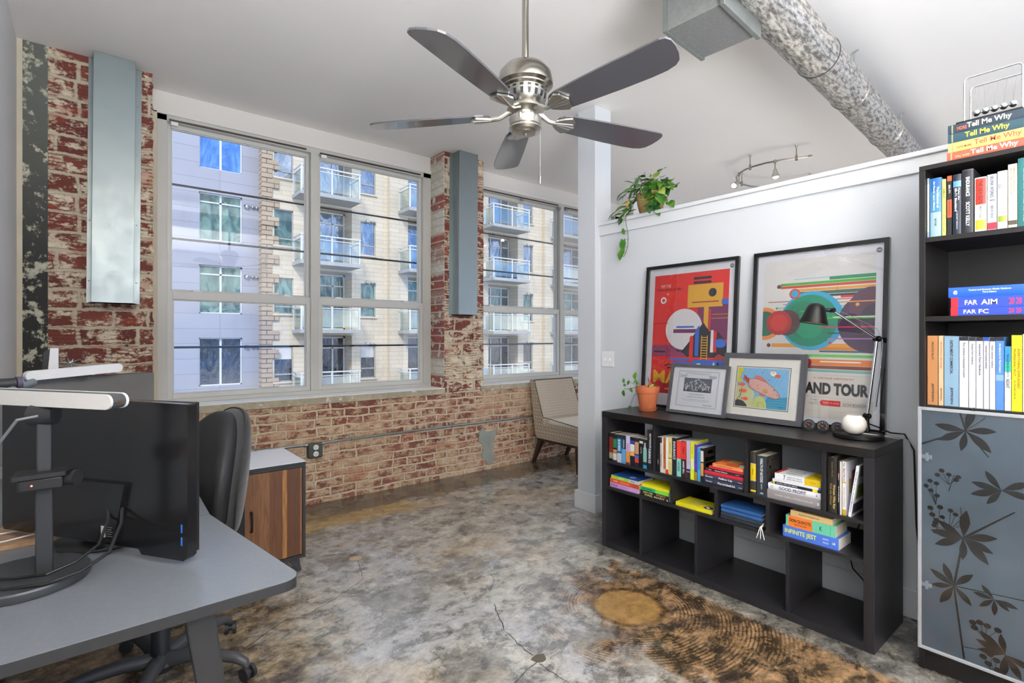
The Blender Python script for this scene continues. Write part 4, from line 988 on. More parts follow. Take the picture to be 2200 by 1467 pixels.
Z2 = .3854; g = 'books lying in two stacks on the left of the middle tier'
for (yl, yr, z0, z1, col, lab, tit, bands, d) in (
    (2.164, 1.945, Z2, .413, '#c99ad6', 'lilac paperback reading NOT IN LOVE, bottom of the left middle stack', [('NOT IN LOVE', .16, .26, '#3b2450', .45), ('WE ARE WITHOUT', .52, .3, '#b07cc0', .35)], [], .14),
    (2.164, 1.938, .413, .4395, '#d8532e', 'red-orange paperback reading CIRCE, middle of the left stack', [('CASEY', .2, .16, '#ffe2c2', .3), ('OXONIA', .52, .32, '#f0a060', .55)], [(.80, .97, '#b04a34')], .15),
    (2.156, 1.946, .4395, .460, '#a3c83a', 'green-spined book with a blue front cover, top of the left stack', [('EDDY', .4, .2, '#dff0a0', .5), ('murmur', .8, .16, '#59606a', .4)], [(.66, 1, '#c9ccc9')], .15),
    (1.926, 1.730, Z2, .4195, '#1f1f1e', 'black paperback reading PROJECT HAIL MARY at the bottom', [('ANDY WEIR', .26, .36, '#e0c46a', .3, .22), ('PROJECT', .72, .32, '#e0a060', .3, .22), ('HAIL MARY', .5, .7, '#dcd28a', .32, -.20), ('O', .94, .05, '#ffffff', .3, -.2)], [], .15),
    (1.926, 1.730, .4195, .4405, '#22b377', 'emerald green paperback with a lime panel on its spine', [('GREAT & BURNING', .24, .36, '#0c4a34', .4), ('SUNNY NIGHTS', .76, .36, '#8ad84c', .4)], [(.52, .97, '#7fd64a')], .15),
    (1.920, 1.728, .4405, .459, '#e6dd1c', 'bright yellow paperback lying on the emerald one', [], [], .15)):
    b = lying(lab, g, BX, yl, yr, z0, z1, d, col, titles=tit, bands=bands)
    t_ = z1 - z0; H_ = yl - yr
    if abs(z0 - .4395) < .0001:
        ms = [ink('#2457a8'), ink('#9fb6d8')]; a = MB()
        a.add([(t_ + .0003, 0, 0), (t_ + .0003, d, 0), (t_ + .0003, d, H_), (t_ + .0003, 0, H_)], [(0, 1, 2, 3)], 0)
        a.add([(t_ + .0005, d * .33 + .022 * math.cos(q), H_ * .36 + .022 * math.sin(q)) for q in [i * PI / 10 for i in range(20)]], [tuple(range(20))], 1); a.build('cover_picture', ms, b)
    if abs(z0 - .4405) < .0001:
        a = MB()
        for i in range(6):
            for j in range(2): a.add([(t_ + .0004, d * (.25 + i * .09), H_ * (.3 + j * .22)), (t_ + .0004, d * (.262 + i * .09), H_ * (.3 + j * .22)), (t_ + .0004, d * (.262 + i * .09), H_ * (.46 + j * .22)), (t_ + .0004, d * (.25 + i * .09), H_ * (.46 + j * .22))], [(0, 1, 2, 3)])
        a.build('cover_picture', ink('#5d5a18'), b)
b = lying('yellow paperback with a blue and white badge, alone in its compartment', None, BX + .002, 1.688, 1.470, Z2, .406, .14, '#e3d81e', titles=[('journal of wild places', .35, .4, '#b9b040', .35)])
a = MB(); a.prism([(.03 + .022 * math.cos(q), .035 + .026 * math.sin(q)) for q in [i * PI / 8 for i in range(16)]], 'x', .0208, .0212, 0)
a.add([(.0214, .02, .02), (.0214, .045, .04), (.0214, .04, .055), (.0214, .015, .035)], [(0, 1, 2, 3)], 1)
a.add([(.0211, .02, .09), (.0211, .10, .07), (.0211, .11, .16), (.0211, .03, .17)], [(0, 1, 2, 3)], 2); a.build('cover_picture', [ink('#2b3f70'), ink('#e8ecf0'), ink('#c9c14a')], b)
g = 'notebooks stacked in the middle tier'
for k, (z0, z1, col, lab, yl) in enumerate(((Z2, .4005, '#2a323c', 'dark slate notebook, bottom of the notebook stack', 1.420), (.4015, .4175, '#333a42', 'charcoal notebook with a white ribbon, second from bottom', 1.417),
                                      (.4195, .438, '#2d5a94', 'blue notebook under the topmost blue one', 1.416), (.440, .458, '#2a5690', 'blue notebook on top of the notebook stack', 1.417))):
    b = lying(lab, g, BX, yl, 1.205, z0, z1, .145, col, hc=True, pages='paperw')
    if k == 1:
        rb = MB()
        for dx in (-.012, 0, .012): rb.tube([(.006, .02, -.004), (0, -.020, -.006 + dx * .3), (-.03, -.024, -.007 + dx), (-.055, -.024, -.006 + dx * 1.6)], .0022, 5)
        rb.tube([(.006, .02, -.002), (.010, -.003, -.010), (.004, -.008, -.006)], .0024, 5); rb.build('ribbon', ink('#f0efe8'), b)
g = 'novels stacked in the right middle compartment'
lying('thick blue paperback reading INFINITE JEST, bottom of three', g, BX + .004, 1.105, .867, Z2, .438, .15, '#4a72cf', titles=[('INFINITE JEST', .33, .58, '#d5ea5a', .52), ('DAVID FOSTER', .78, .1, '#cfdcf4', .15, .18), ('WALLACE', .78, .1, '#cfdcf4', .15, -.12), ('LB', .92, .05, '#e8eefc', .2)], bands=[(.0, .02, '#3a60bd')], pages='paperw')
lying('mint green paperback reading DON QUIXOTE on an orange panel', g, BX + .004, 1.091, .880, .438, .4895, .145, '#64bf9c', titles=[('DON QUIXOTE', .30, .44, '#2c1608', .34, .08), ('CERVANTES', .3, .26, '#8a3c12', .14, -.24), ('K', .72, .05, '#1c3a34', .4)], bands=[(.05, .55, '#e07a30'), (.90, .91, '#3d8f78')])
lying('tan old paperback on top of the mint green one', g, BX + .006, 1.071, .893, .4895, .5165, .12, '#d6b47c', titles=[('THE LAST OF THE MOHICANS', .45, .5, '#4a3216', .22)])

# ------------------------------------------------------------------ tall bookcase with printed glass door
CX, CY0, CY1, CH = 2.60, -.212, .588, 2.02
bc = thing('bookcase', 'tall black-brown bookcase with a leaf-patterned frosted glass door', 'bookcase', (CX, CY0, 0))
def cb(name, x0, x1, y0, y1, z0, z1, m='bookcase', par=None, bev=.001):
    return MB().box(x0 - CX, x1 - CX, y0 - CY0, y1 - CY0, z0, z1).build(name, M[m], par or bc, bevel=bev)
CB = 2.985
cb('side_panel', CX, CB, CY1 - .020, CY1, 0, CH - .0185); cb('side_panel', CX, CB, CY0, CY0 + .02, 0, CH - .0185)
cb('top_panel', CX, CB, CY0, CY1, CH - .018, CH); cb('back_panel', CB - .008, CB, CY0 + .02, CY1 - .02, .07, CH - .0185)
for zt in (1.7315, 1.4145, 1.0600, .56, .085): cb('shelf', CX + .003, CB - .009, CY0 + .0205, CY1 - .0205, zt - .020, zt)
cb('plinth', CX + .01, CX + .03, CY0 + .02, CY1 - .02, 0, .062)
DX = CX - .003; d0, d1, dz0, dz1 = .190, .588, .088, 1.0525
dr = MB()
for (a, b, c, d) in ((d0, d0 + .012, dz0, dz1), (d1 - .012, d1, dz0, dz1), (d0 + .012, d1 - .012, dz0, dz0 + .012), (d0 + .012, d1 - .012, dz1 - .012, dz1)): dr.box(DX - .018 - CX, DX - CX, a - CY0, b - CY0, c, d)
door = dr.build('door', mat('white_aluminium', '#b9bdc2', .35, .5, .02, 20), bc, bevel=.0015)
MB().box(DX - .012 - CX, DX - .007 - CX, d0 + .012 - CY0, d1 - .012 - CY0, dz0 + .012, dz1 - .012).build('glass_pane', M['frost'], door)
for zz in (.855, .345): MB().box(DX - .0145 - CX, DX - .012 - CX, d1 - .045 - CY0, d1 - .013 - CY0, zz - .008, zz + .008).box(DX - .0150 - CX, DX - .012 - CX, d1 - .034 - CY0, d1 - .024 - CY0, zz - .016, zz + .016).build('hinge', M['silver'], door, bevel=.001)
# etched leaves: (centre y from the door's left edge, z, scale, list of leaf angles in degrees)
lf = MB()
def P2(u, v, k=0): return (DX - .0126 - .0002 * k - len(lf.v) * 2e-7 - CX, d1 - .012 - u - CY0, v)     # u to the right as seen, v up
def leafs(u, v, L, ang, wd=.165, st=0):
    a = math.radians(ang); ca, sa = math.cos(a), math.sin(a); o = []
    n = 12
    for i in range(n + 1):
        q = i / n; o.append((q, wd * math.sin(PI * q ** 1.25) * (1 - .1 * q)))
    pts = o + [(q, -y * .8) for q, y in reversed(o[1:-1])]; st = len(lf.v) * 2e-7
    r = [(u + (p * ca - y * sa) * L, v + (p * sa + y * ca) * L) for p, y in pts]
    lf.add([P2(a_, b_) for a_, b_ in r], [tuple(range(len(r)))])
def stemp(p, q, w0=.0035, w1=.002):
    dx, dy = q[0] - p[0], q[1] - p[1]; l = math.hypot(dx, dy); nx, ny = -dy / l, dx / l
    lf.add([P2(p[0] + nx * w0, p[1] + ny * w0, 1), P2(q[0] + nx * w1, q[1] + ny * w1, 1), P2(q[0] - nx * w1, q[1] - ny * w1, 1), P2(p[0] - nx * w0, p[1] - ny * w0, 1)], [(0, 1, 2, 3)])
def berries(u, v, lst, r=.0075):
    for a, b in lst:
        lf.add([P2(u + a + r * math.cos(q) * 1.15, v + b + r * math.sin(q), 2) for q in [i * PI / 8 for i in range(16)]], [tuple(range(16))]); stemp((u, v - .02), (u + a, v + b), .0008, .0006)
def flower(u, v, L, angs):
    for i, a in enumerate(angs): leafs(u, v, L * (1, .92, 1.08, .85, 1)[i % 5], a)
flower(.135, .975, .095, [75, 5, -45, -100, -150, 172]); stemp((.0, .905), (.135, .975)); stemp((.135, .975), (.118, 1.04)); stemp((.135, .975), (.20, .885), .002, .0015); stemp((.135, .975), (.19, 1.03), .001, .001)
flower(.128, .565, .100, [15, -22, -48, -92, -150, 178, 148, 85]); stemp((.128, .565), (.27, .70), .004, .002); stemp((.128, .565), (.12, .68), .001, .001)
flower(.100, .372, .085, [48, -48, -118, -165, 150, 112]); stemp((.100, .372), (.128, .565), .004, .003); stemp((.100, .372), (.130, .105), .003, .003); stemp((.100, .372), (.34, .395), .002, .0015)
flower(.215, .365, .060, [175, 130, -10, -35, -90, -135]); flower(.245, .175, .085, [165, -170, 140, 100, -60, -95, -20]); stemp((.128, .150), (.245, .175), .0012, .001)
flower(.235, .770, .085, [170, 125, 200, 235, 30, -10])
stemp((.085, .735), (.100, .800), .001, .001); berries(.085, .780, [(-.035, .010), (-.022, .030), (.0, .018), (.022, .002), (.028, .014)])
berries(.045, .690, [(-.030, .050), (-.018, .072), (.002, .066), (-.015, .035), (.004, .018)]); berries(.050, .590, [(-.022, .065), (-.016, .040), (.008, .075), (-.006, .010)], .0085)
berries(.085, .600, [(-.045, -.012), (-.038, .012), (-.02, .028), (.02, .048), (.04, .040), (.055, .026), (.005, .06), (-.042, -.035)])
berries(.190, .225, [(-.035, .030), (-.015, .038), (.006, .034), (-.03, .012), (.035, .03)], .0095); berries(.215, .105, [(-.03, .035), (-.012, .052), (.006, .038), (.026, .022), (-.016, .016), (.010, .004)], .0095)
lf.build('leaf_pattern', M['clearleaf'], door)

XB = 2.622; g = 'books on the upper shelf of the tall bookcase'; Z = 1.7320
def R3(h, d): return h, d
for (yl, yr, h, col, lab, bands, tit, hc) in (
    (.5665, .5595, .240, '#7f95a4', 'thin grey-blue book, leftmost on the upper bookcase shelf', [(.1, .9, '#c9c8c0')], [], False),
    (.558, .521, .236, '#3f78a0', 'blue and sky-toned book reading The Influence of Air Power upon History', [(0, .22, '#1f5a98'), (.58, 1, '#8aa7b0')], [('The Influence of', .33, .36, '#f0f4f8', .2, .2), ('Air Power upon History', .30, .50, '#f0f4f8', .2, -.15), ('BOYNE', .75, .12, '#23303a', .16)], True),
    (.520, .507, .225, '#c3c26a', 'slim yellow-green book reading KELLY', [], [('KELLY', .25, .16, '#3c3a20', .5), ('MORE THAN MY SHARE', .78, .3, '#6a6830', .25)], False),
    (.504, .489, .234, '#1d1b1c', 'black book with orange blocks reading SR-71 REVEALED', [(0, .085, '#d9512c'), (.40, .70, '#d9512c')], [('SR-71', .22, .14, '#d8d4c8', .4), ('REVEALED', .55, .24, '#40201a', .4)], False),
    (.487, .460, .235, '#1b2230', 'black and blue book reading Flying the SR-71 Blackbird', [(.11, .21, '#5d8fc4')], [('Flying the', .33, .20, '#e8ecf2', .24, .2), ('SR-71 Blackbird', .42, .38, '#e8ecf2', .28, -.14), ('A SECRET MISSION', .76, .3, '#a9b4c4', .18)], True),
    (.459, .424, .246, '#23252b', 'thick black hardback reading ENDURANCE SCOTT KELLY in white', [(.0, .01, '#5a5a60')], [('ENDURANCE', .27, .30, '#f4f4f4', .34), ('SCOTT KELLY', .70, .38, '#f4f4f4', .34)], True),
    (.422, .387, .207, '#e8e6e2', 'white book with a red title block reading THE NEW GUYS', [(.02, .50, '#e1372b'), (.78, .96, '#b9a83a')], [('THE NEW GUYS', .27, .42, '#2a0f0c', .34), ('MEREDITH BAGBY', .65, .22, '#4a4a4a', .2)], True),
    (.386, .359, .210, '#b4bac4', 'silver-grey book reading SKUNK WORKS with a black arrow mark', [(.86, .98, '#c8283a')], [('SKUNK WORKS', .22, .38, '#1f242c', .38), ('V', .46, .035, '#15181c', .7), ('BEN R. RICH', .67, .22, '#2f3540', .28)], False),
    (.358, .330, .216, '#dddcd8', 'white book with a small green bird on its spine', [(.22, .30, '#9aa0a6'), (.77, .87, '#8a9a3a')], [('Amy Tan', .10, .12, '#8a8a8a', .3), ('The Backyard Bird Chronicles', .56, .40, '#c9a0a4', .3)], True),
    (.329, .304, .234, '#ddd0b4', 'cream book reading BACKYARD WILDLIFE beside the white bird book', [(.88, .95, '#4a4434')], [("AMERICA'S FAVORITE", .24, .4, '#8a5a40', .2, .18), ('BACKYARD WILDLIFE', .27, .42, '#8a5a40', .2, -.14)], False),
    (.303, .262, .250, '#2f6a6c', 'teal hardback reading TEN BIRDS THAT CHANGED THE WORLD', [], [('MOSS', .06, .08, '#58c0b8', .16), ('TEN BIRDS THAT CHANGED THE WORLD', .54, .78, '#e8f0ee', .26)], True)):
    upright(lab, g, XB, yl, yr, Z, h, .155, col, hc=hc, bands=bands, titles=tit, pages='paperw')
g = 'blue reference books lying on the middle bookcase shelf'
for (yl, z0, z1, col, lab, tit, bands) in (
    (.492, 1.4148, 1.4445, '#2b48b4', 'blue and red reference book reading FAR FC, bottom of three', [('FAR', .20, .13, '#f4f6fc', .52), ('FC', .34, .10, '#f4f6fc', .56), ('20 20', .64, .12, '#e23a4c', .6)], [(0, .075, '#e02234')]),
    (.491, 1.4445, 1.4850, '#2b48b4', 'blue and red reference book reading FAR AIM, middle of three', [('FAR', .21, .13, '#f4f6fc', .46), ('AIM', .39, .16, '#f4f6fc', .5), ('20 20', .64, .12, '#e23a4c', .6)], [(0, .075, '#e02234')]),
    (.499, 1.4850, 1.5250, '#1c5ad0', 'bright blue manual lying on the two FAR books', [('Tactical and Strategic Missile Guidance', .42, .42, '#e0e8fa', .2, .16), ('Third Edition', .42, .14, '#e0e8fa', .16, -.06), ('@', .075, .045, '#e8eefc', .4)], [])):
    lying(lab, g, XB - .004, yl, yl - .285, z0, z1, .21, col, titles=tit, bands=bands, pages='paperw', hc=z1 > 1.5)
g = 'flight manuals on the lower bookcase shelf'; Z = 1.0605
for (yl, yr, h, col, lab, bands, tit) in (
    (.566, .532, .277, '#b07a4c', 'brown manual reading PRIVATE PILOT, leftmost on the lower shelf', [], [('PRIVATE PILOT', .22, .26, '#2c1c10', .2), ('JEPPESEN', .82, .26, '#2c2018', .26)]),
    (.5305, .5145, .277, '#d6b08c', 'slim tan manual reading PRIVATE PILOT TEST GUIDE', [], [('PRIVATE PILOT TEST GUIDE', .28, .38, '#9a4a34', .32), ('JEPPESEN', .84, .18, '#3a2c28', .36)]),
    (.513, .4675, .275, '#7d9db4', 'wide steel-blue manual reading INSTRUMENT COMMERCIAL', [], [('INSTRUMENT COMMERCIAL', .30, .48, '#20262c', .20), ('JEPPESEN', .85, .24, '#20262c', .22)]),
    (.4665, .4395, .272, '#dcdfe8', "white handbook reading Pilot's Handbook of Aeronautical Knowledge", [(0, .055, '#23242a')], [("Pilot's Handbook of Aeronautical Knowledge", .33, .50, '#4a4c58', .34)]),
    (.4385, .4185, .271, '#d9dce6', 'slim white handbook reading Airplane Flying Handbook', [(0, .055, '#2b2c32')], [('Airplane Flying Handbook', .24, .30, '#4a4c58', .4)]),
    (.4175, .397, .271, '#dde0e9', 'white handbook reading Instrument Flying Handbook', [(0, .055, '#23242a')], [('Instrument Flying Handbook', .32, .44, '#3d3f4a', .48)]),
    (.396, .380, .271, '#d6d8e2', 'white handbook with a blue top reading Instrument Procedures Handbook', [(0, .055, '#1f4ab0')], [('Instrument Procedures Handbook', .28, .32, '#4a4c58', .4)]),
    (.379, .363, .270, '#dfe1e8', "white handbook reading Aviation Instructor's Handbook", [(0, .055, '#23242a')], [("Aviation Instructor's Handbook", .27, .32, '#4a4c58', .42)]),
    (.3625, .339, .272, '#4f80d6', 'cornflower blue handbook reading Aerodynamics for Naval Aviators', [(0, .055, '#1c2030'), (.52, .60, '#7fa6e6')], [('Aerodynamics for Naval Aviators', .29, .40, '#dfe8fa', .34)]),
    (.338, .3205, .237, '#dfe6e6', 'shorter book with a blue-green top reading THE ILLUSTRATED GUIDE', [(0, .24, '#2f86c8'), (.24, .40, '#2fae9c')], [('THE ILLUSTRATED GUIDE TO', .30, .36, '#123a4c', .34), ('RADIANT', .58, .14, '#3a3a44', .6)]),
    (.3195, .291, .278, '#eee41c', 'bright yellow book reading EVERYTHING EXPLAINED', [], [('EVERYTHING EXPLAINED', .44, .52, '#8a2a14', .26, .18), ('PROFESSIONAL PILOT', .36, .36, '#6a3010', .22, -.2), ('by Richie Lengel', .72, .24, '#2a2a10', .18, -.2)]),
    (.290, .262, .282, '#e6e7ea', 'tall white book right of the bright yellow one', [], [])):
    upright(lab, g, XB, yl, yr, Z, h, .21, col, bands=bands, titles=tit, pages='paperw')
g = 'hardbacks stacked on top of the tall bookcase'
for (yl, z0, z1, col, lab, tit) in (
    (.503, 2.0203, 2.0545, '#c8503c', 'red hardback reading STILL MORE Tell Me Why, bottom of the top stack', [('STILL MORE', .165, .15, '#e8b070', .22, -.1), ('Tell Me Why', .48, .46, '#f4e2c8', .72)]),
    (.499, 2.0545, 2.0905, '#e2ac5e', 'golden hardback reading LOTS MORE Tell Me Why', [('LOTS MORE', .17, .15, '#3a2a1a', .22, -.1), ('Tell Me Why', .50, .46, '#c2553a', .72)]),
    (.500, 2.0905, 2.1260, '#23434f', 'dark teal hardback reading Tell Me Why in yellow', [('Tell Me Why', .40, .44, '#e8d838', .72)]),
    (.500, 2.1260, 2.1610, '#22323e', 'navy hardback reading MORE Tell Me Why, topmost of the stack', [('MORE', .15, .10, '#d0604c', .4, -.06), ('Tell Me Why', .42, .44, '#f0dfc0', .74)])):
    lying(lab, g, XB - .008, yl, yl - .285, z0, z1, .21, col, titles=tit, hc=True, bands=[(.04, .055, '#8a8a6a')])

nc = thing("newtons_cradle", 'chrome desk pendulum with five steel balls on top of the book stack', 'desk toy', (2.72, .375, 2.1618))
MB().box(-.085, .055, -.085, .105, 0, .012).build('base', M['black'], nc, bevel=.003)
def loop(x):
    P = [(x, .082, .010), (x, .082, .165)] + [(x, .082 - .014 * (1 - math.cos(q)), .165 + .014 * math.sin(q)) for q in (.5, 1.0, PI / 2)] + [(x, -.068 + .0, .179)] + [(x, -.068 - .014 * math.sin(q), .165 + .014 * math.cos(q)) for q in (.5, 1.0, PI / 2)] + [(x, -.082, .010)]
    MB().tube(P, .0032, 10).build('frame_loop', M['chrome'], nc)
loop(-.068); loop(.045)
for k in range(5):
    y = .052 - .0262 * k
    bo = MB().sphere((-.030, y, .047), .0132, 0, 16).build('ball', M['chrome'], nc)
    MB().tube([(-.068, y, .178), (-.030, y, .060), (.045, y, .178)], .0004, 4).build('string', M['silver'], bo)

# ------------------------------------------------------------------ framed pictures leaning on the shelf unit
def lean(x, ytop_left, z0, th):      # local x -> right as seen, y -> into the wall, z -> up the picture
    return frame4((x, ytop_left, z0), (0, -1, 0), (math.cos(th), 0, -math.sin(th)), (math.sin(th), 0, math.cos(th)))
def picture_frame(name, label, m4, w, h, fw, fd, fmat, back_col, group=None, glass_y=-.002, bev=.003):
    t = thing(name, label, 'framed picture', group=group, mat4=m4)
    fr = MB(); y0, y1 = -fd * .5, fd * .5
    for q in ([(0, 0), (w, 0), (w - fw, fw), (fw, fw)], [(w, 0), (w, h), (w - fw, h - fw), (w - fw, fw)], [(w, h), (0, h), (fw, h - fw), (w - fw, h - fw)], [(0, h), (0, 0), (fw, fw), (fw, h - fw)]):
        fr.prism(q, 'y', y0, y1)
    fr.build('frame', fmat, t, bevel=bev)
    MB().box(fw - .001, w - fw + .001, y1 - .006, y1 - .001, fw - .001, h - fw + .001).build('backing', ink(back_col, .7), t)
    MB().box(fw, w - fw, y0 + .004, y0 + .0055, fw, h - fw).build('glass_pane', M['picglass'], t)
    return t, y1 - .0065
PW, PH = .662, .957
th = math.asin(.075 / PH)
t, yb = picture_frame('framed_poster', 'tall framed red and purple poster leaning on the wall behind the small frames', lean(2.938, 2.207, SZ + .004, th), PW, PH, .022, .022, M['frameblk'], '#e3e3ea', 'large posters in black frames')
A = Art(.065, .075, .535, .815, yb)
RED, YEL, PUR, DRK, BLU, WHT = '#e0322f', '#e3ac3c', '#7d3560', '#33343c', '#3f6fd0', '#ece9ec'
A.rect(0, .13, 1, 1, RED); A.rect(.62, .47, 1, .76, PUR); A.rect(0, .33, 1, .42, '#8a3a62')
# plain geometry only: a big disc, blocks, hills and bands in the poster's colours
A.rect(.48, .72, .93, .90, YEL); A.rect(.55, .905, .78, .925, DRK); A.rect(.55, .94, .78, .96, DRK); A.rect(.70, .42, .76, .72, YEL)
A.rect(.77, .42, .79, .70, RED); A.rect(.54, .755, .88, .765, '#a8432c')
A.disc(.44, .55, .25, WHT); A.rect(.30, .52, .62, .55, PUR); A.rect(.34, .56, .58, .575, BLU)
A.disc(.80, .83, .05, DRK); A.disc(.14, .79, .042, WHT); A.disc(.14, .79, .022, RED); A.disc(.20, .84, .014, YEL)
A.line([(.0, .60), (.22, .60)], .006, DRK); A.line([(.80, .66), (1, .66)], .006, YEL); A.line([(.80, .63), (1, .63)], .006, YEL)
A.rect(.92, .735, 1, .775, BLU)
A.poly([(.30, .33), (.36, .39), (.42, .37), (.50, .43), (.60, .52), (.70, .60), (.78, .53), (.90, .52), (1, .44), (1, .33)], DRK)
A.poly([(.0, .33), (.0, .40), (.10, .37), (.2, .43), (.32, .38), (.45, .36), (.5, .33)], '#9b3d64')
A.rect(.53, .30, .58, .48, RED); A.disc(.555, .48, .025, RED); A.rect(.60, .34, .65, .54, BLU); A.poly([(.60, .54), (.65, .54), (.65, .58)], BLU)
for k in range(9): A.rect(.69, .32 + k * .02, .755, .327 + k * .02, YEL)
A.rect(.68, .31, .69, .50, YEL); A.rect(.755, .31, .765, .50, YEL); A.rect(.80, .37, .835, .54, WHT); A.rect(.835, .37, .875, .53, RED)
A.disc(.92, .44, .07, BLU, .05); A.poly([(.82, .31), (.9, .36), (1, .33), (1, .31)], '#b23a3a'); A.rect(.03, .36, .20, .375, DRK)
A.rect(.26, .30, .53, .318, BLU); A.rect(.32, .275, .56, .292, BLU); A.rect(.58, .20, 1, .31, BLU)
A.disc(.66, .262, .035, WHT); A.poly([(.80, .22), (.85, .30), (.90, .22)], WHT); A.poly([(.85, .22), (.90, .30), (.95, .22)], DRK)
A.line([(.20, .255), (.26, .27), (.31, .255), (.38, .275)], .016, DRK); A.line([(.24, .235), (.30, .245), (.36, .232)], .014, DRK)
A.rect(0, .0, 1, .13, '#b9232b'); A.rect(0, .145, 1, .22, RED) ; A.rect(0, 0, 1, .03, '#e4e4ea')
A.build('print', t)
a = MB(); put_text(a, 'VISIT THE', .065 + .535 * .17, .075 + .815 * .905, .075, .020, yb - .004, 0, .0); a.build('lettering', ink('#f0d0cc'), t)
a = MB(); put_text(a, 'HISTORIC SITES', .065 + .535 * .22, .075 + .815 * .876, .185, .014, yb - .004, 0, .0); a.build('lettering', ink('#5a1c2a'), t)
a = MB(); put_text(a, 'MA', .065 + .535 * .22, .075 + .815 * .165, .19, .085, yb - .004, 0, .02); a.build('lettering', ink('#e6b42e'), t)
a = MB(); put_text(a, 'ARTS & CULTURE', .065 + .535 * .40, .075 + .815 * .068, .2, .012, yb - .004, 0, .0); a.build('lettering', ink('#f0d0cc'), t)
def badge(t, u, v, yb):
    a = MB(); a.add([(u + .013 * math.cos(q), yb - .002, v + .013 * math.sin(q)) for q in [i * PI / 12 for i in range(24)]], [tuple(range(24))]); bo = a.build('badge', ink('#6a6c7a'), t)
    MB().box(u - .009, u + .009, yb - .0026, yb - .0022, v - .002, v + .002).build('badge_stripe', ink('#c8c8d0'), bo)
badge(t, PW - .048, PH - .050, yb)

t, yb = picture_frame('framed_poster', 'tall framed poster with a green disc and colour stripes behind the desk lamp', lean(2.938, 1.455, SZ + .004, th), PW, PH, .022, .022, M['frameblk'], '#dfe0e8', 'large posters in black frames')
A = Art(.058, .05, .548, .85, yb)
BGc = '#dcdad9'
A.rect(0, 0, 1, 1, BGc)
for (u0, v0, v1, c) in ((.30, .865, .871, '#9cc7d6'), (.17, .830, .846, '#46a83c'), (.17, .812, .828, '#c6482c'), (.34, .788, .804, '#e0993a'), (.34, .765, .785, '#3f6a58'), (.34, .748, .762, '#39343a'),
                        (.62, .850, .870, '#2f8a58'), (.72, .735, .748, '#d8323c'), (.05, .725, .730, '#a84a3c'), (.20, .705, .711, '#c98a4c'), (.13, .680, .690, '#9cc7b8'), (.45, .600, .612, '#54b83c'), (.60, .56, .568, '#c84a50'),
                        (.35, .530, .536, '#a8a850'), (.10, .430, .455, '#e0993a'), (.4, .415, .432, '#d8803a'), (.55, .402, .413, '#3f6a78'), (.42, .372, .389, '#6fc05c'), (.38, .322, .358, '#e07a2c'), (.38, .300, .320, '#7a4032'), (.4, .280, .296, '#7fb4b0')):
    A.rect(u0, v0, 1, v1, c)
A.disc(.02, .585, .17, '#e08a4a', umin=0); A.disc(.02, .585, .13, '#2f6a58', umin=0)
A.disc(.47, .60, .29, '#35a4cf'); A.disc(.45, .60, .255, '#178a6e'); A.disc(.40, .61, .18, '#138060'); A.disc(.45, .57, .13, '#1c9a74')
A.disc(.98, .58, .28, '#4a3550', umax=1); A.disc(.98, .67, .19, '#5c3a50', umax=1); A.disc(1.0, .62, .11, '#3a2c42', umax=1)
A.disc(.24, .59, .13, '#5a3a3e'); A.disc(.165, .59, .125, '#a8302e'); A.disc(.165, .59, .088, '#c83a34')
A.disc(.31, .775, .052, '#d4482e'); A.disc(.31, .775, .036, '#3aa0cc')
A.disc(.155, .828, .020, '#5a3050'); A.disc(.14, .685, .012, '#3aa068'); A.disc(.07, .442, .020, '#6a3048'); A.disc(.86, .69, .016, '#e8a04c'); A.disc(.64, .46, .012, '#d83c50')
for (u0, u1, v, c, wv) in ((.40, 1, .606, '#4fbf3c', .010), (.66, 1, .614, '#e8e8e8', .006), (.55, 1, .552, '#c8404c', .008), (.62, 1, .482, '#b078c0', .007), (.62, 1, .516, '#3a3c48', .006), (.78, 1, .705, '#e09a4c', .007), (.56, .9, .340, '#eceae6', .009), (.36, .70, .655, '#3fa858', .009)): A.rect(u0, v, u1, v + wv, c)
A.disc(.445, .335, .042, '#8c1f2e')
A.rect(0, 0, 1, .272, '#dad4cc')
A.rect(.60, .262, .98, .2632, '#9a948c'); A.rect(.3, .126, .98, .1272, '#9a948c')
for k in range(5): A.rect(.3, .012 + .008 * k, .95, .0138 + .008 * k, '#c4beb6')
A.build('print', t)
def tx(s, u, v, w, h, c, bold=.012, yy=.005):
    a = MB(); put_text(a, s, .058 + .548 * u, .05 + .85 * v, w, h, yb - yy, 0, bold); return a.build('lettering', ink(c), t)
tx('A LIFETIME GETAWAY', .68, .243, .19, .009, '#b0503c', .0)
tx('GRAND TOUR', .640, .180, .362, .062, '#2b2b2d', .05)
tx('TUNE', .515, .108, .035, .008, '#4a8a98', .0); tx('VISITS', .515, .086, .045, .012, '#8a8078', .0)
a = MB(); a.prism([(.058 + .548 * .585, .05 + .85 * .078), (.058 + .548 * .745, .05 + .85 * .078), (.058 + .548 * .745, .05 + .85 * .110), (.058 + .548 * .585, .05 + .85 * .110), (.058 + .548 * .57, .05 + .85 * .094)], 'y', yb - .0045, yb - .004); a.build('banner', ink('#d03030'), t)
tx('EVERY 175 YEARS', .668, .094, .075, .008, '#f0e0dc', .0, .006)
tx('NOW BOARDING', .875, .092, .118, .018, '#8a847c', .0)
badge(t, PW - .045, PH - .055, yb)

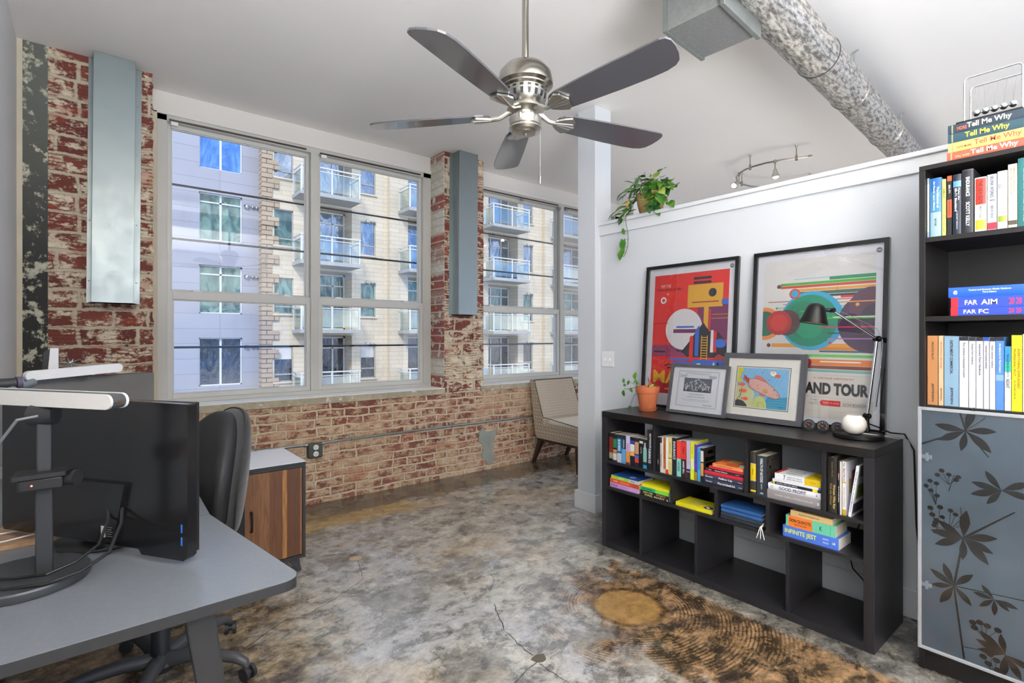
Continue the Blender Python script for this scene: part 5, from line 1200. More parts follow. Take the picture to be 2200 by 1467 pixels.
# child's drawing of a fish, in a charcoal frame
FW_, FH_ = .458, .383
t, yb = picture_frame('framed_drawing', "child's crayon drawing of a pink fish in a charcoal frame", lean(2.865, 1.596, SZ + .004, math.asin(.076 / FH_)), FW_, FH_, .028, .022, M['frameg'], '#e6e2d8', None, bev=.002)
MB().box(.028, FW_ - .028, yb - .004, yb - .001, .028, FH_ - .028).build('mat_board', M['matboard'], t)
A = Art(.088, .078, .285, .222, yb - .0045)
A.rect(-.03, -.035, 1.03, 1.035, '#2c2a26'); A.rect(-.018, -.02, 1.018, 1.02, '#e8e4da'); A.rect(0, 0, 1, 1, '#7ab4dc')
for k in range(26): A.line([(.08 + .035 * k, .60 + .015 * (k % 3)), (.22 + .035 * k, .97 - .02 * (k % 4))], .006, ('#93c4e6', '#5f9fd2')[k % 2]) if .22 + .035 * k < .99 else None
A.poly([(.62, 0), (1, 0), (1, .32), (.78, .28), (.66, .34), (.60, .2)], '#2f93b8')
for k in range(9): A.line([(.64, .04 + k * .03), (.97, .03 + k * .032)], .007, ('#4fb4c4', '#2380ac')[k % 2])
A.poly([(0, .62), (.06, .60), (.11, .66), (.05, .75), (.10, .80), (.06, .86), (.13, .90), (.11, 1), (0, 1)], '#c8c23a')
A.poly([(0, 0), (0, .50), (.05, .56), (.14, .60), (.22, .52), (.30, .46), (.36, .40), (.38, .30), (.35, .16), (.34, 0)], '#c7c894')
A.poly([(.33, 0), (.36, .18), (.42, .28), (.50, .30), (.57, .24), (.62, .12), (.63, 0)], '#c2c878')
A.poly([(0, 0), (0, .14), (.06, .17), (.16, .14), (.23, .06), (.25, 0)], '#2c2d34')
A.line([(.45, 0), (.46, .12), (.51, .15), (.57, .10), (.58, 0)], .007, '#7a8438')
for (u, v) in ((.16, .40), (.20, .20), (.12, .56)): A.disc(u, v, .055, '#e0563a', .035); A.poly([(u - .04, v), (u - .09, v + .04), (u - .08, v - .05)], '#e0563a')
A.line([(.03, .17), (.10, .30), (.06, .42)], .008, '#2a2c30'); A.line([(.08, .20), (.12, .36), (.11, .47)], .007, '#2a2c30')
fish = [(.24, .70), (.30, .72), (.38, .73), (.48, .70), (.60, .64), (.72, .54), (.82, .42), (.87, .33), (.85, .27), (.78, .25), (.66, .29), (.52, .36), (.40, .42), (.30, .50), (.25, .58)]
A.poly([(.15, .82), (.20, .76), (.28, .70), (.27, .58), (.20, .62), (.12, .70)], '#c4564a'); A.poly([(.34, .74), (.38, .82), (.50, .78), (.58, .70), (.62, .64), (.48, .70)], '#c9736a')
A.poly([(.22, .54), (.27, .48), (.36, .44), (.30, .54)], '#d08a80'); A.poly([(.46, .37), (.50, .30), (.60, .29), (.56, .33)], '#c9736a')
A.poly([(.87 if False else a_, b_) for a_, b_ in fish], '#d8a99e')
rr = random.Random(5)
for k in range(70):
    u = rr.uniform(.28, .80); c0 = .70 - (u - .30) * .56; v = c0 - .11 + rr.uniform(-.07, .07)
    A.disc(u, v, .006, rr.choice(['#c77a70', '#e6b4aa', '#b9665c']))
A.line(fish + [fish[0]], .006, '#8a3c34')
for k in range(5): A.line([(.14 + .012 * k, .80 - .02 * k), (.26, .68 - .02 * k)], .005, '#8a2f28')
A.disc(.585, .43, .05, '#c9955a', .04); A.disc(.755, .46, .010, '#2a2020'); A.line([(.80, .36), (.85, .31)], .006, '#8a2f28')
A.disc(.72, .87, .055, '#e6e2c8', .05); A.disc(.80, .82, .055, '#d9603a', .03); A.poly([(.66, .95), (.70, .88), (.65, .84)], '#dfe0d0'); A.disc(.715, .895, .008, '#202020')
A.line([(.50, .90), (.52, .87)], .008, '#1a3c78'); A.line([(.63, .72), (.66, .70)], .008, '#1a3c78')
A.text('Carl', .90, .06, .08, .05, '#1c5a9a', 0)
A.build('print', t)

# certificate
CW, CHH = .387, .306
t, yb = picture_frame('framed_certificate', 'framed white certificate with a small photo, behind the terracotta pot', lean(2.831, 1.930, SZ + .004, math.asin(.066 / CHH)), CW, CHH, .017, .020, M['frameg'], '#e4e6ee', None, bev=.002)
t.rotation_euler = t.matrix_world.to_euler()
MB().box(.017, CW - .017, yb - .002, yb - .001, .017, CHH - .017).build('mat_board', mat('white_card', '#e6e7ec', .8, 0, .02, 30), t)
A = Art(.055, .045, .272, .222, yb - .0025)
for (k, c) in ((0, '#9aa0ac'), (.006, '#e3e5ec'), (.016, '#6c7484'), (.022, '#e3e5ec')): A.rect(k, k, 1 - k, 1 - k, c)
A.rect(.16, .42, .84, .80, '#5a5f6e'); A.rect(.16, .42, .84, .50, '#3a3d48')
rr = random.Random(11)
for k in range(120):
    u = rr.uniform(.19, .81); cap = .56 + .20 * max(0, 1 - abs(u - .5) * 3.2) + .05; v = rr.uniform(.46, cap)
    A.disc(u, v, .010, rr.choice(['#cfd0d6', '#e0e0e4', '#8a8c96', '#b0b2ba']), .016)
for s in (-1, 1):
    for k in range(3): A.line([(.5 + s * .45, .88 - k * .03), (.5 + s * .36, .865 - k * .03), (.5 + s * .27, .885 - k * .03)], .006, '#3a4254')
A.text('CERTIFICATE OF RECOGNITION', .5, .93, .62, .035, '#a8acb8', 0); A.text('Certificate of Achievement', .5, .355, .36, .035, '#6a7080', 0)
A.text('JOSEPH D CARTER', .5, .27, .44, .045, '#9094a2', 0); A.text('for service rendered to the school and the team', .5, .205, .7, .022, '#8a90a0', 0)
A.text('with the thanks of all members this year', .5, .165, .6, .022, '#8a90a0', 0); A.text('June 14, 1996', .2, .08, .18, .02, '#9aa0ac', 0); A.text('Robert Dean', .80, .08, .20, .04, '#4a5060', 0)
A.build('print', t)

# ------------------------------------------------------------------ small things on the shelf unit
def leafmesh(mb, base, d, up, L, W, m=0, heart=True, curl=.25):
    d = Vector(d).normalized(); up = Vector(up); up = (up - d * up.dot(d)).normalized(); s_ = d.cross(up)
    n = 8; vs = []; 
    for i in range(n + 1):
        q = i / n; wv = W * (math.sin(PI * min(1, q * .92 + .08)) ** .75) * (1.15 - .55 * q) if heart else W * math.sin(PI * q) ** .8
        if i == n: wv = 0
        if i == 0: wv = W * (.55 if heart else .1)
        c = Vector(base) + d * (L * q) - up * (curl * L * q * q)
        b0 = -(.10 * L if (heart and i == 0) else 0)
        vs += [c + s_ * wv + up * (wv * .28) + d * b0, c, c - s_ * wv + up * (wv * .28) + d * b0]
    fs = []
    for i in range(n):
        for j in range(2): fs.append((3 * i + j, 3 * i + j + 1, 3 * i + j + 4, 3 * i + j + 3))
    mb.add(vs, fs, m, True)
px, py = 2.800, 2.052
t = thing('potted_plant', 'small terracotta pot with a sparse trailing plant, left end of the shelf unit', 'plant', (px, py, SZ))
MB().lathe([(0, .016), (.050, .016), (.052, .020), (.067, .112), (.0665, .114), (.074, .115), (.0765, .150), (.0755, .154), (.069, .154), (.066, .138), (.0655, .13)], n=40).build('pot', M['terra'], t)
MB().lathe([(0, .0), (.052, 0), (.060, .016), (.062, .020), (.057, .020), (.050, .0155), (.0, .0155)], n=40).build('saucer', M['terra'], t)
MB().lathe([(0, .139), (.0655, .137)], n=24).build('soil', M['soil'], t)
def W2(dpx, dz, dx=0): return (dx, -dpx, dz)      # offset seen left/right (metres) and up
st = MB().tube([W2(-.01, .135), W2(-.06, .150, -.02), W2(-.12, .13, -.03), W2(-.165, .128, -.03)], .0014, 6).tube([W2(-.03, .14), W2(-.055, .17, -.02), W2(-.075, .20, -.03)], .0014, 6).tube([W2(-.02, .14), W2(-.085, .09, -.03), W2(-.105, .03, -.04)], .0012, 6).tube([W2(-.06, .150, -.02), W2(-.11, .175, -.03), W2(-.15, .155, -.03)], .0011, 6)
st.build('stem', M['stemd'], t)
tw = MB().tube([W2(0, .13), W2(.012, .18), W2(.004, .21)], .0022, 6).tube([W2(.012, .18), W2(.035, .19), W2(.048, .175)], .0016, 6).tube([W2(.02, .13), W2(.03, .165), W2(.02, .20)], .0016, 6); tw.build('dry_twig', M['blackp'], t)
for (u, v, a, L) in ((-.168, .120, -100, .045), (-.165, .165, 110, .035), (-.135, .155, 80, .034), (-.115, .14, -70, .034), (-.108, .022, -120, .048), (-.078, .195, 90, .05), (-.085, .170, 60, .03), (-.055, .16, 120, .03), (-.15, .148, 160, .03)):
    m_ = MB(); a = math.radians(a); leafmesh(m_, W2(u, v, -.03), W2(math.cos(a), math.sin(a)), (-1, 0, .3), L, L * .32, 0, False); m_.build('leaf', M['leaf'], t)
for (u, v, a) in ((.022, .15, 40), (.03, .16, 100), (.038, .145, 10)):
    m_ = MB(); a = math.radians(a); leafmesh(m_, W2(u, v, -.01), W2(math.cos(a), math.sin(a)), (-1, 0, .3), .035, .010, 0, False); m_.build('leaf', ink('#c0502c') if a > .8 else M['leafy'], t)

for k, (gx, gy, lab) in enumerate(((2.833, 1.092, 'round black dial gauge nearest the framed fish drawing'), (2.836, 1.030, 'middle one of the three round black dial gauges'), (2.840, .966, 'round black dial gauge nearest the white globe holder'))):
    t = thing('dial_gauge', lab, 'gauge', (gx, gy, SZ + .0285), 0, 'dial gauges in a row on the shelf unit')
    d_ = Vector((-gx, -gy * .8, .25)).normalized(); R = d_.to_track_quat('Z', 'Y').to_matrix()
    MB().lathe([(0, -.045), (.012, -.045), (.012, -.030), (.0265, -.028), (.0270, -.004), (.028, -.003), (.028, .003), (.024, .0035), (.0235, 0)], n=32, R=R).build('housing', M['black'], t)
    MB().lathe([(.0235, -.0005), (0, -.0005)], n=32, R=R).build('dial_face', M['blackp'], t)
    tk = MB(); sx = R @ Vector((1, 0, 0)); sy = R @ Vector((0, 1, 0)); n_ = R @ Vector((0, 0, 1))
    sx = Vector((0, 0, 1)).cross(n_).normalized(); sy = n_.cross(sx)
    def q2(a, b, c=0): return sx * a + sy * b + n_ * (.0003 + c)
    for i in range(11):
        a = math.radians(215 - i * 25); ca, sa = math.cos(a), math.sin(a); r0 = .0165 if i % 5 else .014
        tk.add([q2(r0 * ca - .0007 * sa, r0 * sa + .0007 * ca), q2(.0205 * ca - .0007 * sa, .0205 * sa + .0007 * ca), q2(.0205 * ca + .0007 * sa, .0205 * sa - .0007 * ca), q2(r0 * ca + .0007 * sa, r0 * sa - .0007 * ca)], [(0, 1, 2, 3)])
    tk.build('scale_marks', ink('#d8d8d8'), t)
    a = math.radians(145 + k * 10); ca, sa = math.cos(a), math.sin(a)
    MB().add([q2(-.004 * ca - .0012 * sa, -.004 * sa + .0012 * ca, .0006), q2(.018 * ca, .018 * sa, .0006), q2(-.004 * ca + .0012 * sa, -.004 * sa - .0012 * ca, .0006)], [(0, 1, 2)]).build('needle', ink('#ff4630'), t)

t = thing('desk_lamp', 'black and chrome jointed desk lamp on the right end of the shelf unit', 'lamp', (2.815, .868, SZ))
MB().lathe([(0, 0), (.098, 0), (.103, .004), (.103, .017), (.099, .021), (0, .022)], n=56).build('base', M['black'], t)
def LR(x, y, zz): return (x - 2.815, y - .868, zz - SZ)
ft, el, hd = Vector(LR(2.886, .853, .955)), Vector(LR(2.920, .822, 1.324)), Vector(LR(2.800, .974, 1.463))
MB().tube([LR(2.886, .853, SZ + .02), LR(2.886, .853, .95)], .009, 14).lathe([(.012, 0), (.012, .02), (.009, .03)], LR(2.886, .853, SZ + .020), 16).build('post', M['black'], t)
def joint(p, r=.013, w=.013):
    ax = Vector((.78, -.63, 0)); p = Vector(p)
    return MB().tube([p - Vector((.63, .78, 0)) * w, p + Vector((.63, .78, 0)) * w], r, 16).sphere(p - Vector((.63, .78, 0)) * (w + .002), r * .5, 0, 10)
joint(ft).build('joint', M['black'], t); joint(el, .014).build('joint', M['black'], t); joint(hd, .011).build('joint', M['black'], t)
MB().tube([ft, el], .0072, 14).build('lower_arm', M['chrome'], t); MB().tube([el, hd], .0060, 14).build('upper_arm', M['chrome'], t)
o_ = Vector((.012, -.018, 0))
MB().tube([ft + o_ * 1.3 + Vector((0, 0, .01)), ft + o_ * 1.6 + (el - ft) * .1, el + o_ * 1.2 - (el - ft) * .06, el + o_], .0012, 6).tube([el + Vector((.006, -.012, .012)), el + (hd - el) * .12 + Vector((.012, -.02, .03)), el + (hd - el) * .5 + Vector((.006, 0, .032)), hd + Vector((0, 0, .012))], .0012, 6).build('tension_wire', M['silver'], t)
MB().tube([ft + o_ * 1.5 + (el - ft) * .12, ft + o_ * 1.5 + (el - ft) * .62], .0022, 8).build('spring', M['black'], t)
ax = Vector((-.12, -.05, 1)).normalized(); R = (-ax).to_track_quat('-Z', 'Y').to_matrix()
R = Vector((.10, -.12, 1)).normalized().to_track_quat('Z', 'Y').to_matrix()
sc_ = Vector(LR(2.745, 1.022, 1.470)) + Vector((0, 0, .028))
sh = MB().lathe([(.0, .0), (.016, -.001), (.030, -.008), (.038, -.020), (.043, -.036), (.052, -.066), (.063, -.100), (.0615, -.1005), (.050, -.066), (.041, -.036), (.034, -.020), (.0, -.008)], sc_, 40, R=R)
so = sh.build('shade', M['black'], t); MB().lathe([(.060, -.096), (.050, -.066), (.041, -.037)], sc_ + R @ Vector((0, 0, -.0006)), 40, R=R).build('shade_lining', ink('#c9b07a'), so)
MB().tube([hd, sc_ + R @ Vector((.036, -.012, -.028))], .009, 12).build('shade_arm', M['black'], t)
tb = MB().tube([LR(2.886, .853, .92), LR(2.93, .82, .90), LR(2.965, .78, .875), LR(3.005, .735, .87), LR(3.01, .70, .80), LR(3.005, .69, .45), LR(3.0, .67, .25), LR(2.985, .655, .15), LR(2.94, .63, .012), LR(2.8, .62, .008)], .0035, 8); tb.build('power_cord', M['cable'], t)

t = thing('globe_holder', 'white ceramic globe candle holder standing on the lamp base', 'candle holder', (2.766, .871, SZ + .0222))
MB().lathe([(0, .0), (.022, 0), (.034, .007), (.046, .022), (.0515, .042), (.049, .062), (.040, .077), (.0265, .088), (.024, .087), (.037, .075), (.045, .060), (.047, .042), (.03, .012), (0, .008)], n=44).build('bowl', M['ceramic'], t)
t = thing('power_cord', 'thin white cord trailing over the right end of the shelf unit', 'cord', (2.86, .80, SZ))
MB().tube([(-.075, .04, .026), (-.03, -.03, .018), (.02, -.07, .004), (.07, -.082, .004), (.105, -.09, -.01), (.115, -.10, -.06)], .0018, 8).build('cord', mat('white_cord', '#d8d6cf', .5), t)
t = thing('power_cord', 'black cord hanging against the wall behind the lower shelf opening', 'cord', (2.99, .92, .4))
MB().tube([(0, 0, .10), (.0, -.005, 0), (-.005, .03, -.11), (-.01, .035, -.18), (-.02, .02, -.23), (-.0, -.02, -.28), (0, -.04, -.39)], .0035, 8).build('cord', M['cable'], t)

# ------------------------------------------------------------------ pothos in a basket on the partition cap
t = thing('potted_plant', 'leafy green pothos in a wicker basket on the partition cap', 'plant', (3.10, 2.245, 2.2025))
MB().lathe([(0, 0), (.070, 0), (.074, .004), (.092, .070), (.100, .125), (.103, .150), (.098, .152), (.094, .13), (.0, .12)], n=36).build('basket', M['wicker'], t)
MB().lathe([(0, .128), (.094, .130)], n=20).build('soil', M['soil'], t)
rr = random.Random(21)
lv_ = []; stm = MB()
for k in range(96):
    a = rr.uniform(0, 2 * PI); el_ = rr.uniform(.05, 1.25); R_ = rr.uniform(.10, .185)
    y_ = math.sin(a) * math.cos(el_) * R_ * 1.35; x_ = math.cos(a) * math.cos(el_) * R_ * .75; z_ = .125 + math.sin(el_) * R_ * .95
    if rr.random() < .38: z_ = rr.uniform(.01, .12); x_ = -abs(x_) * 1.1 - .03; y_ = y_ if abs(y_) > .07 else math.copysign(rr.uniform(.09, .19), y_)
    p = Vector((x_, y_, z_)); lv_.append((p, a))
    if k % 2 == 0: stm.tube([(x_ * .15, y_ * .15, .12), (x_ * .6, y_ * .6, max(z_, .13) + .03), p], .0018, 5)
stm.build('vine', M['stem'], t)
for k, (p, a) in enumerate(lv_):
    d = Vector((p.x * .5 - .25 * rr.random(), p.y * 1.0 + rr.uniform(-.08, .08), rr.uniform(-.22, .08))); up = Vector((-.8, rr.uniform(-.5, .5), 1.0 + rr.random()))
    L = rr.uniform(.060, .095); m_ = MB(); leafmesh(m_, p, d, up, L, L * rr.uniform(.34, .42), 0, True, rr.uniform(.15, .45))
    m_.build('leaf', (M['leaf'], M['leafd'], M['leaf'], M['leafd'], M['leafy'], M['leaf'])[k % 6], t)
MB().tube([(-.115, .02, .10), (-.12, -.03, .085), (-.12, -.09, .085), (-.115, -.13, .095)], .0028, 6).tube([(-.118, -.02, .09), (-.115, .0, .17)], .002, 6).build('vine', M['leafy'], t)
m_ = MB(); leafmesh(m_, (-.12, .10, .10), (-.2, .3, -.8), (-1, 0, .4), .045, .014, 0, True); m_.build('leaf', ink('#e0a020'), t)
hang = [(-.11, .125, .02), (-.128, .122, -.02), (-.132, .112, -.07), (-.130, .100, -.12), (-.128, .098, -.17), (-.128, .103, -.22), (-.13, .118, -.265), (-.13, .135, -.29), (-.13, .150, -.285)]
MB().tube(hang, .0019, 6).tube([hang[1], (-.13, .155, -.022)], .0012, 5).tube([hang[3], (-.13, .118, -.135), (-.13, .135, -.13)], .0012, 5).tube([hang[4], (-.13, .135, -.175)], .0012, 5).tube([hang[5], (-.13, .128, -.230), (-.13, .140, -.222)], .0012, 5).tube([hang[6], (-.13, .15, -.27)], .0012, 5).build('trailing_vine', M['stemd'], t)
for (y_, z_, dy, dz, L) in ((.152, -.018, .5, -.7, .050), (.132, -.118, .15, -1, .0), (.134, -.128, .2, .9, .045), (.140, -.170, .05, -1, .085), (.152, -.245, .3, -1, .075), (.148, -.27, -.4, .9, .05), (.165, -.275, 1, .15, .03)):
    if L: m_ = MB(); leafmesh(m_, (-.13, y_, z_), (-.1, dy, dz), (-1, -.2, .2), L, L * .34, 0, L > .04, .1); m_.build('leaf', M['leaf'], t)

# ------------------------------------------------------------------ desks
def roundc(pts, idx, r, n=8):
    out = []
    for i, p in enumerate(pts):
        if i not in idx: out.append(p); continue
        a, b, c = Vector(pts[i - 1]), Vector(p), Vector(pts[(i + 1) % len(pts)])
        u, v = (a - b).normalized(), (c - b).normalized()
        s, e_ = b + u * r, b + v * r
        for k in range(n + 1):
            q = k / n; out.append(tuple((s * (1 - q) ** 2 + b * 2 * q * (1 - q) + e_ * q * q)))
    return out
DZ = .74
def desk(name, label, poly, legs, group):
    cx = 0; cy = (min(p[1] for p in poly) + max(p[1] for p in poly)) / 2
    t = thing(name, label, 'desk', (cx, cy, 0), 0, group)
    p2 = [(a - cx, b - cy) for a, b in poly]
    MB().prism(p2, 'z', DZ - .0015, DZ).build('desktop', M['desk'], t, bevel=.0006); MB().prism(p2, 'z', DZ - .026, DZ - .0016).build('desktop_edge', M['deskedge'], t, bevel=.001)
    for (x, y, bx_, by_) in legs:
        mb = MB(); w0, w1 = .030, .020
        mb.add([(x - cx + i * w0, y - cy + j * w0 * .8, DZ - .027) for i, j in ((-1, -1), (1, -1), (1, 1), (-1, 1))] + [(bx_ - cx + i * w1, by_ - cy + j * w1, 0) for i, j in ((-1, -1), (1, -1), (1, 1), (-1, 1))],
               [(0, 1, 2, 3), (7, 6, 5, 4), (0, 4, 5, 1), (1, 5, 6, 2), (2, 6, 7, 3), (3, 7, 4, 0)])
        mb.build('leg', M['deskedge'], t, bevel=.004)
    MB().box(-.28, .25, -.02, .02, DZ - .066, DZ - .027).build('rail', M['deskedge'], t)
    return t
d1 = roundc([(-.335, 1.303), (.408, 1.318), (.308, 1.977), (-.335, 1.977)], [1], .055)
desk('desk', 'grey laminate desk with a rounded corner nearest the camera', d1, [(.190, 1.375, .285, 1.36), (-.25, 1.375, -.30, 1.36), (-.25, 1.90, -.30, 1.92)], 'grey desks along the left wall')
desk('desk', 'second grey desk butted behind the first, toward the brick wall', [(-.335, 1.980), (.308, 1.980), (.330, 3.02), (-.335, 3.02)], [(-.25, 2.06, -.30, 2.04), (.20, 2.95, .24, 2.97), (-.25, 2.95, -.30, 2.97)], 'grey desks along the left wall')

# monitor seen from behind; local x runs along the panel, -y is its back side
mr, ml = Vector((.192, 1.558)), Vector((-.2007, 2.109)); dv = (mr - ml).normalized(); nv = Vector((-dv.y, dv.x))
t = thing('monitor', 'large glossy black monitor seen from behind on the nearest desk', 'monitor', mat4=frame4((ml.x, ml.y, DZ), (dv.x, dv.y, 0), (nv.x, nv.y, 0), (0, 0, 1)))
mw = (mr - ml).length
MB().prism([(0, .045), (.006, .033), (mw * .76, .030), (mw * .775, .016), (mw - .012, .014), (mw, .026), (mw, .418), (.004, .425), (0, .420)], 'y', .0, .028).build('back_shell', M['gloss'], t, bevel=.004)
MB().box(.003, mw - .003, .0281, .040, .030, .420).build('bezel', M['blackp'], t, bevel=.002)
MB().box(.008, mw - .008, .0402, .0408, .036, .412).build('screen', mat('dark_screen', '#0b0c0e', .12), t)
MB().prism([(.23, .04), (.44, .04), (.48, .20), (.19, .20)], 'y', -.012, .0).build('port_cover', M['gloss'], t, bevel=.003)
MB().lathe([(.11, 0), (.12, .005), (.12, .010), (.02, .014), (.02, .02)], (mw * .42, .09, .0008), 32).build('stand_foot', M['dgrey'], t)
MB().box(mw * .42 - .03, mw * .42 + .03, .042, .075, .012, .24).build('stand_column', M['dgrey'], t, bevel=.003)
a = MB(); a.box(.40, .415, -.0135, -.0125, .055, .085); a.build('label', ink('#c9c9c4'), t)
a = MB(); 
for k in range(5): a.box(.419, .44 - .004 * (k % 2), -.0132, -.0125, .082 - k * .006, .0835 - k * .006)
a.build('label', ink('#6a6a6c'), t)
for zz in (.053, .086): MB().box(mw - .021, mw - .016, -.0004, .001, zz, zz + .022).build('usb_port', ink('#2f6fd0', .4), t, bevel=.0005)

t = thing('monitor', 'wide flat monitor further back below the white light bar', 'monitor', mat4=frame4((-.300, 2.735, DZ), Vector((.53, .215, 0)).normalized(), Vector((-.215, .53, 0)).normalized(), (0, 0, 1)))
MB().box(0, .572, 0, .008, .10, .425).build('screen', mat('satin_dark_screen', '#6b6965', .3, .0, .15, 3), t, bevel=.001)
MB().box(-.002, .574, .0082, .040, .098, .427).build('back_shell', M['blackp'], t, bevel=.004)
MB().box(.24, .33, .041, .07, .006, .30).lathe([(.11, 0), (.11, .006), (0, .008)], (.285, .06, .0008), 28).build('stand', M['dgrey'], t)

# light bar on a pole (nearest the camera)
br_, bl_ = Vector((.037, 1.516, 1.182)), Vector((-.239, 1.870, 1.186)); ux = (br_ - bl_).normalized(); uy = Vector((-ux.y, ux.x, 0)).normalized()
t = thing('light_bar', 'white light bar on a dark pole in front of the glossy monitor back', 'light bar', (-.087, 1.674, DZ), 0, 'white light bars at the desks')
org = Vector((-.087, 1.674, DZ))
def capsule(mb, a, b, hw, y0, y1, uy, m=0):
    ax = (b - a).normalized(); up = Vector((0, 0, 1)); P = []
    for k in range(9): q = -PI / 2 + PI * k / 8; P.append(b + ax * (math.cos(q) * hw) + up * (math.sin(q) * hw))
    for k in range(9): q = PI / 2 + PI * k / 8; P.append(a + ax * (math.cos(q) * hw) + up * (math.sin(q) * hw))
    n = len(P); vs = [p + uy * y0 for p in P] + [p + uy * y1 for p in P]
    mb.add(vs, [tuple(range(n)), tuple(range(2 * n - 1, n - 1, -1))] , m); mb.add(vs, [(i, n + i, n + (i + 1) % n, (i + 1) % n) for i in range(n)], m, True)
a_, b_ = bl_ - org, br_ - org
mb = MB(); capsule(mb, a_, b_, .0165, -.010, .022, uy); mb.build('housing', mat('bar_dark_shell', '#4a4b4d', .4), t)
mb = MB(); capsule(mb, a_, b_, .0175, -.016, -.0101, uy); mb.build('diffuser', M['offwhite'], t, bevel=.002)
mb = MB(); capsule(mb, a_, b_, .0178, .0221, .028, uy); mb.build('back_plate', M['white'], t, bevel=.0015)
en = b_ + ux * .0163 + uy * .006; MB().tube([en - ux * .002, en + ux * .001], .0035, 10).build('screw', mat('brass', '#b08a4c', .3, .9), t)
MB().box(-.016, .016, -.012, .012, .023, .24).build('pole', M['dgrey'], t, bevel=.003)
MB().box(-.0135, .0135, -.010, .010, .2405, .395).build('pole_extension', mat('mid_grey_metal', '#3c3d3f', .4, .3), t, bevel=.003)
MB().tube([(-.024, .01, .405), (.022, -.012, .405)], .024, 20).build('hinge_barrel', M['dgrey'], t)
MB().lathe([(0, 0), (.124, 0), (.126, .003), (.126, .018), (.123, .022), (0, .0225)], (-.038, .030, .0006), 56).build('base', mat('grey_disc_metal', '#4c4f53', .4, .4, .05, 40), t)
MB().prism([(-.055, -.05), (.04, -.045), (.055, -.02), (.04, .02), (-.05, .03)], 'z', .262, .272).build('bracket', M['blackp'], t, bevel=.003)
bxk = MB().box(-.045, .035, -.040, .02, .232, .2605).build('clamp', M['blackp'], t, bevel=.004)
MB().sphere((-.02, -.0410, .246), .0022, 0, 8).build('indicator', M['led'], bxk)
MB().tube([(.035, -.01, .25), (.062, -.028, .25)], [.017, .019], 20).build('knob', M['dgrey'], t)
MB().tube([(-.01, -.022, .405), (-.045, -.03, .40), (-.075, -.01, .35), (-.12, .02, .28), (-.14, .04, .20)], .0035, 8).build('cable', mat('grey_cable', '#6f7174', .5), t)

t = thing('cable_bundle', 'two black cables looping from the glossy monitor back to the desk', 'cable', (.03, 1.76, DZ))
def CR(x, y, zz): return (x - .03, y - 1.76, zz - DZ)
MB().tube([CR(.035, 1.765, .875), CR(.036, 1.745, .845), CR(.015, 1.68, .805), CR(-.03, 1.63, .790), CR(-.08, 1.615, .780), CR(-.14, 1.66, .772), CR(-.22, 1.72, .77)], .0038, 8).build('cable', M['cable'], t)
MB().tube([CR(.065, 1.73, .875), CR(.062, 1.70, .845), CR(.035, 1.635, .795), CR(-.02, 1.598, .776), CR(-.08, 1.590, .768), CR(-.15, 1.62, .764), CR(-.24, 1.68, .762)], .0042, 8).build('cable', M['cable'], t)
t = thing('wooden_board', 'light oak board lying on the desk behind the round light base', 'board', (-.19, 2.10, DZ + .0006))
MB().prism(roundc([(-.13, -.10), (.125, -.10), (.125, .10), (-.13, .10)], [0, 1, 2, 3], .02), 'z', 0, .012).build('board', M['oak'], t, bevel=.002)
MB().tube([(-.12, -.06, .016), (.0, -.07, .016), (.10, -.03, .016), (.02, .02, .016), (-.10, .0, .016)], .0025, 8).build('white_cable', M['white'], t)

# far light bar, webcam and things standing on the monitors
t = thing('light_bar', 'slim white light bar on top of the further monitor', 'light bar', (-.01, 2.83, 1.182), 0, 'white light bars at the desks')
o3 = Vector((-.01, 2.83, 1.182)); a3, b3 = Vector((-.185, 2.735, 1.182)) - o3, Vector((.085, 2.862, 1.198)) - o3; ux3 = (b3 - a3).normalized(); uy3 = Vector((-ux3.y, ux3.x, 0)).normalized()
mb = MB(); capsule(mb, a3, b3, .0185, -.018, .008, uy3); mb.build('diffuser', M['white'], t, bevel=.002)
mb = MB(); capsule(mb, a3, b3, .0180, .0081, .016, uy3); mb.build('housing', M['silver'], t)
MB().box(-.03, .0, -.02, .02, -.0225, -.0185).build('clip', M['dgrey'], t)
t = thing('webcam', 'small grey webcam with a round lens ring beside the slim light bar', 'webcam', (-.205, 2.30, 1.172))
MB().tube([(-.030, -.012, .010), (.015, .004, .010)], .018, 20).build('body', M['dgrey'], t, bevel=.003)
MB().tube([(.017, .005, .011), (.030, .010, .011)], [.021, .020], 24).build('lens_ring', mat('purple_grey', '#584f66', .3), t)
MB().tube([(.0302, .0101, .011), (.033, .011, .011)], .014, 24).build('lens', M['white'], t)
MB().tube([(-.018, -.06, -.030), (.018, -.0, -.004), (.055, .06, .008)], .0125, 20).build('mount_tube', M['silver'], t)
MB().tube([(.012, -.010, -.007), (.018, .0, -.004)], .0134, 20).build('collar', M['blackp'], t)
MB().tube([(-.03, -.014, .008), (-.06, -.03, .0), (-.09, -.05, -.03), (-.11, -.07, -.10)], .003, 8).build('cable', M['cable'], t)
MB().box(-.10, .03, -.075, -.03, -.048, -.036).box(-.03, .0, -.05, -.01, -.036, -.006).build('clip', M['blackp'], t, bevel=.002)
MB().box(-.06, -.04, -.06, -.04, -.43, -.0485).build('stem', M['blackp'], t)
t = thing('speaker', 'narrow white tapered tower standing behind the further monitor', 'speaker', (-.137, 2.92, DZ))
MB().prism([(-.035, 0), (.030, 0), (.030, .545), (.004, .545)], 'y', -.01, .012).build('cabinet', M['white'], t, bevel=.002); MB().prism([(-.040, 0), (-.036, 0), (.002, .54), (-.018, .53)], 'y', -.008, .012).build('grille', M['blackp'], t)
t = thing('starburst_ornament', 'small chrome starburst ornament on the brick beside the white tower', 'ornament', (-.10, YW - .03, 1.175))  # spiky metal decoration, built as a starburst
mb = MB(); rr = random.Random(9)
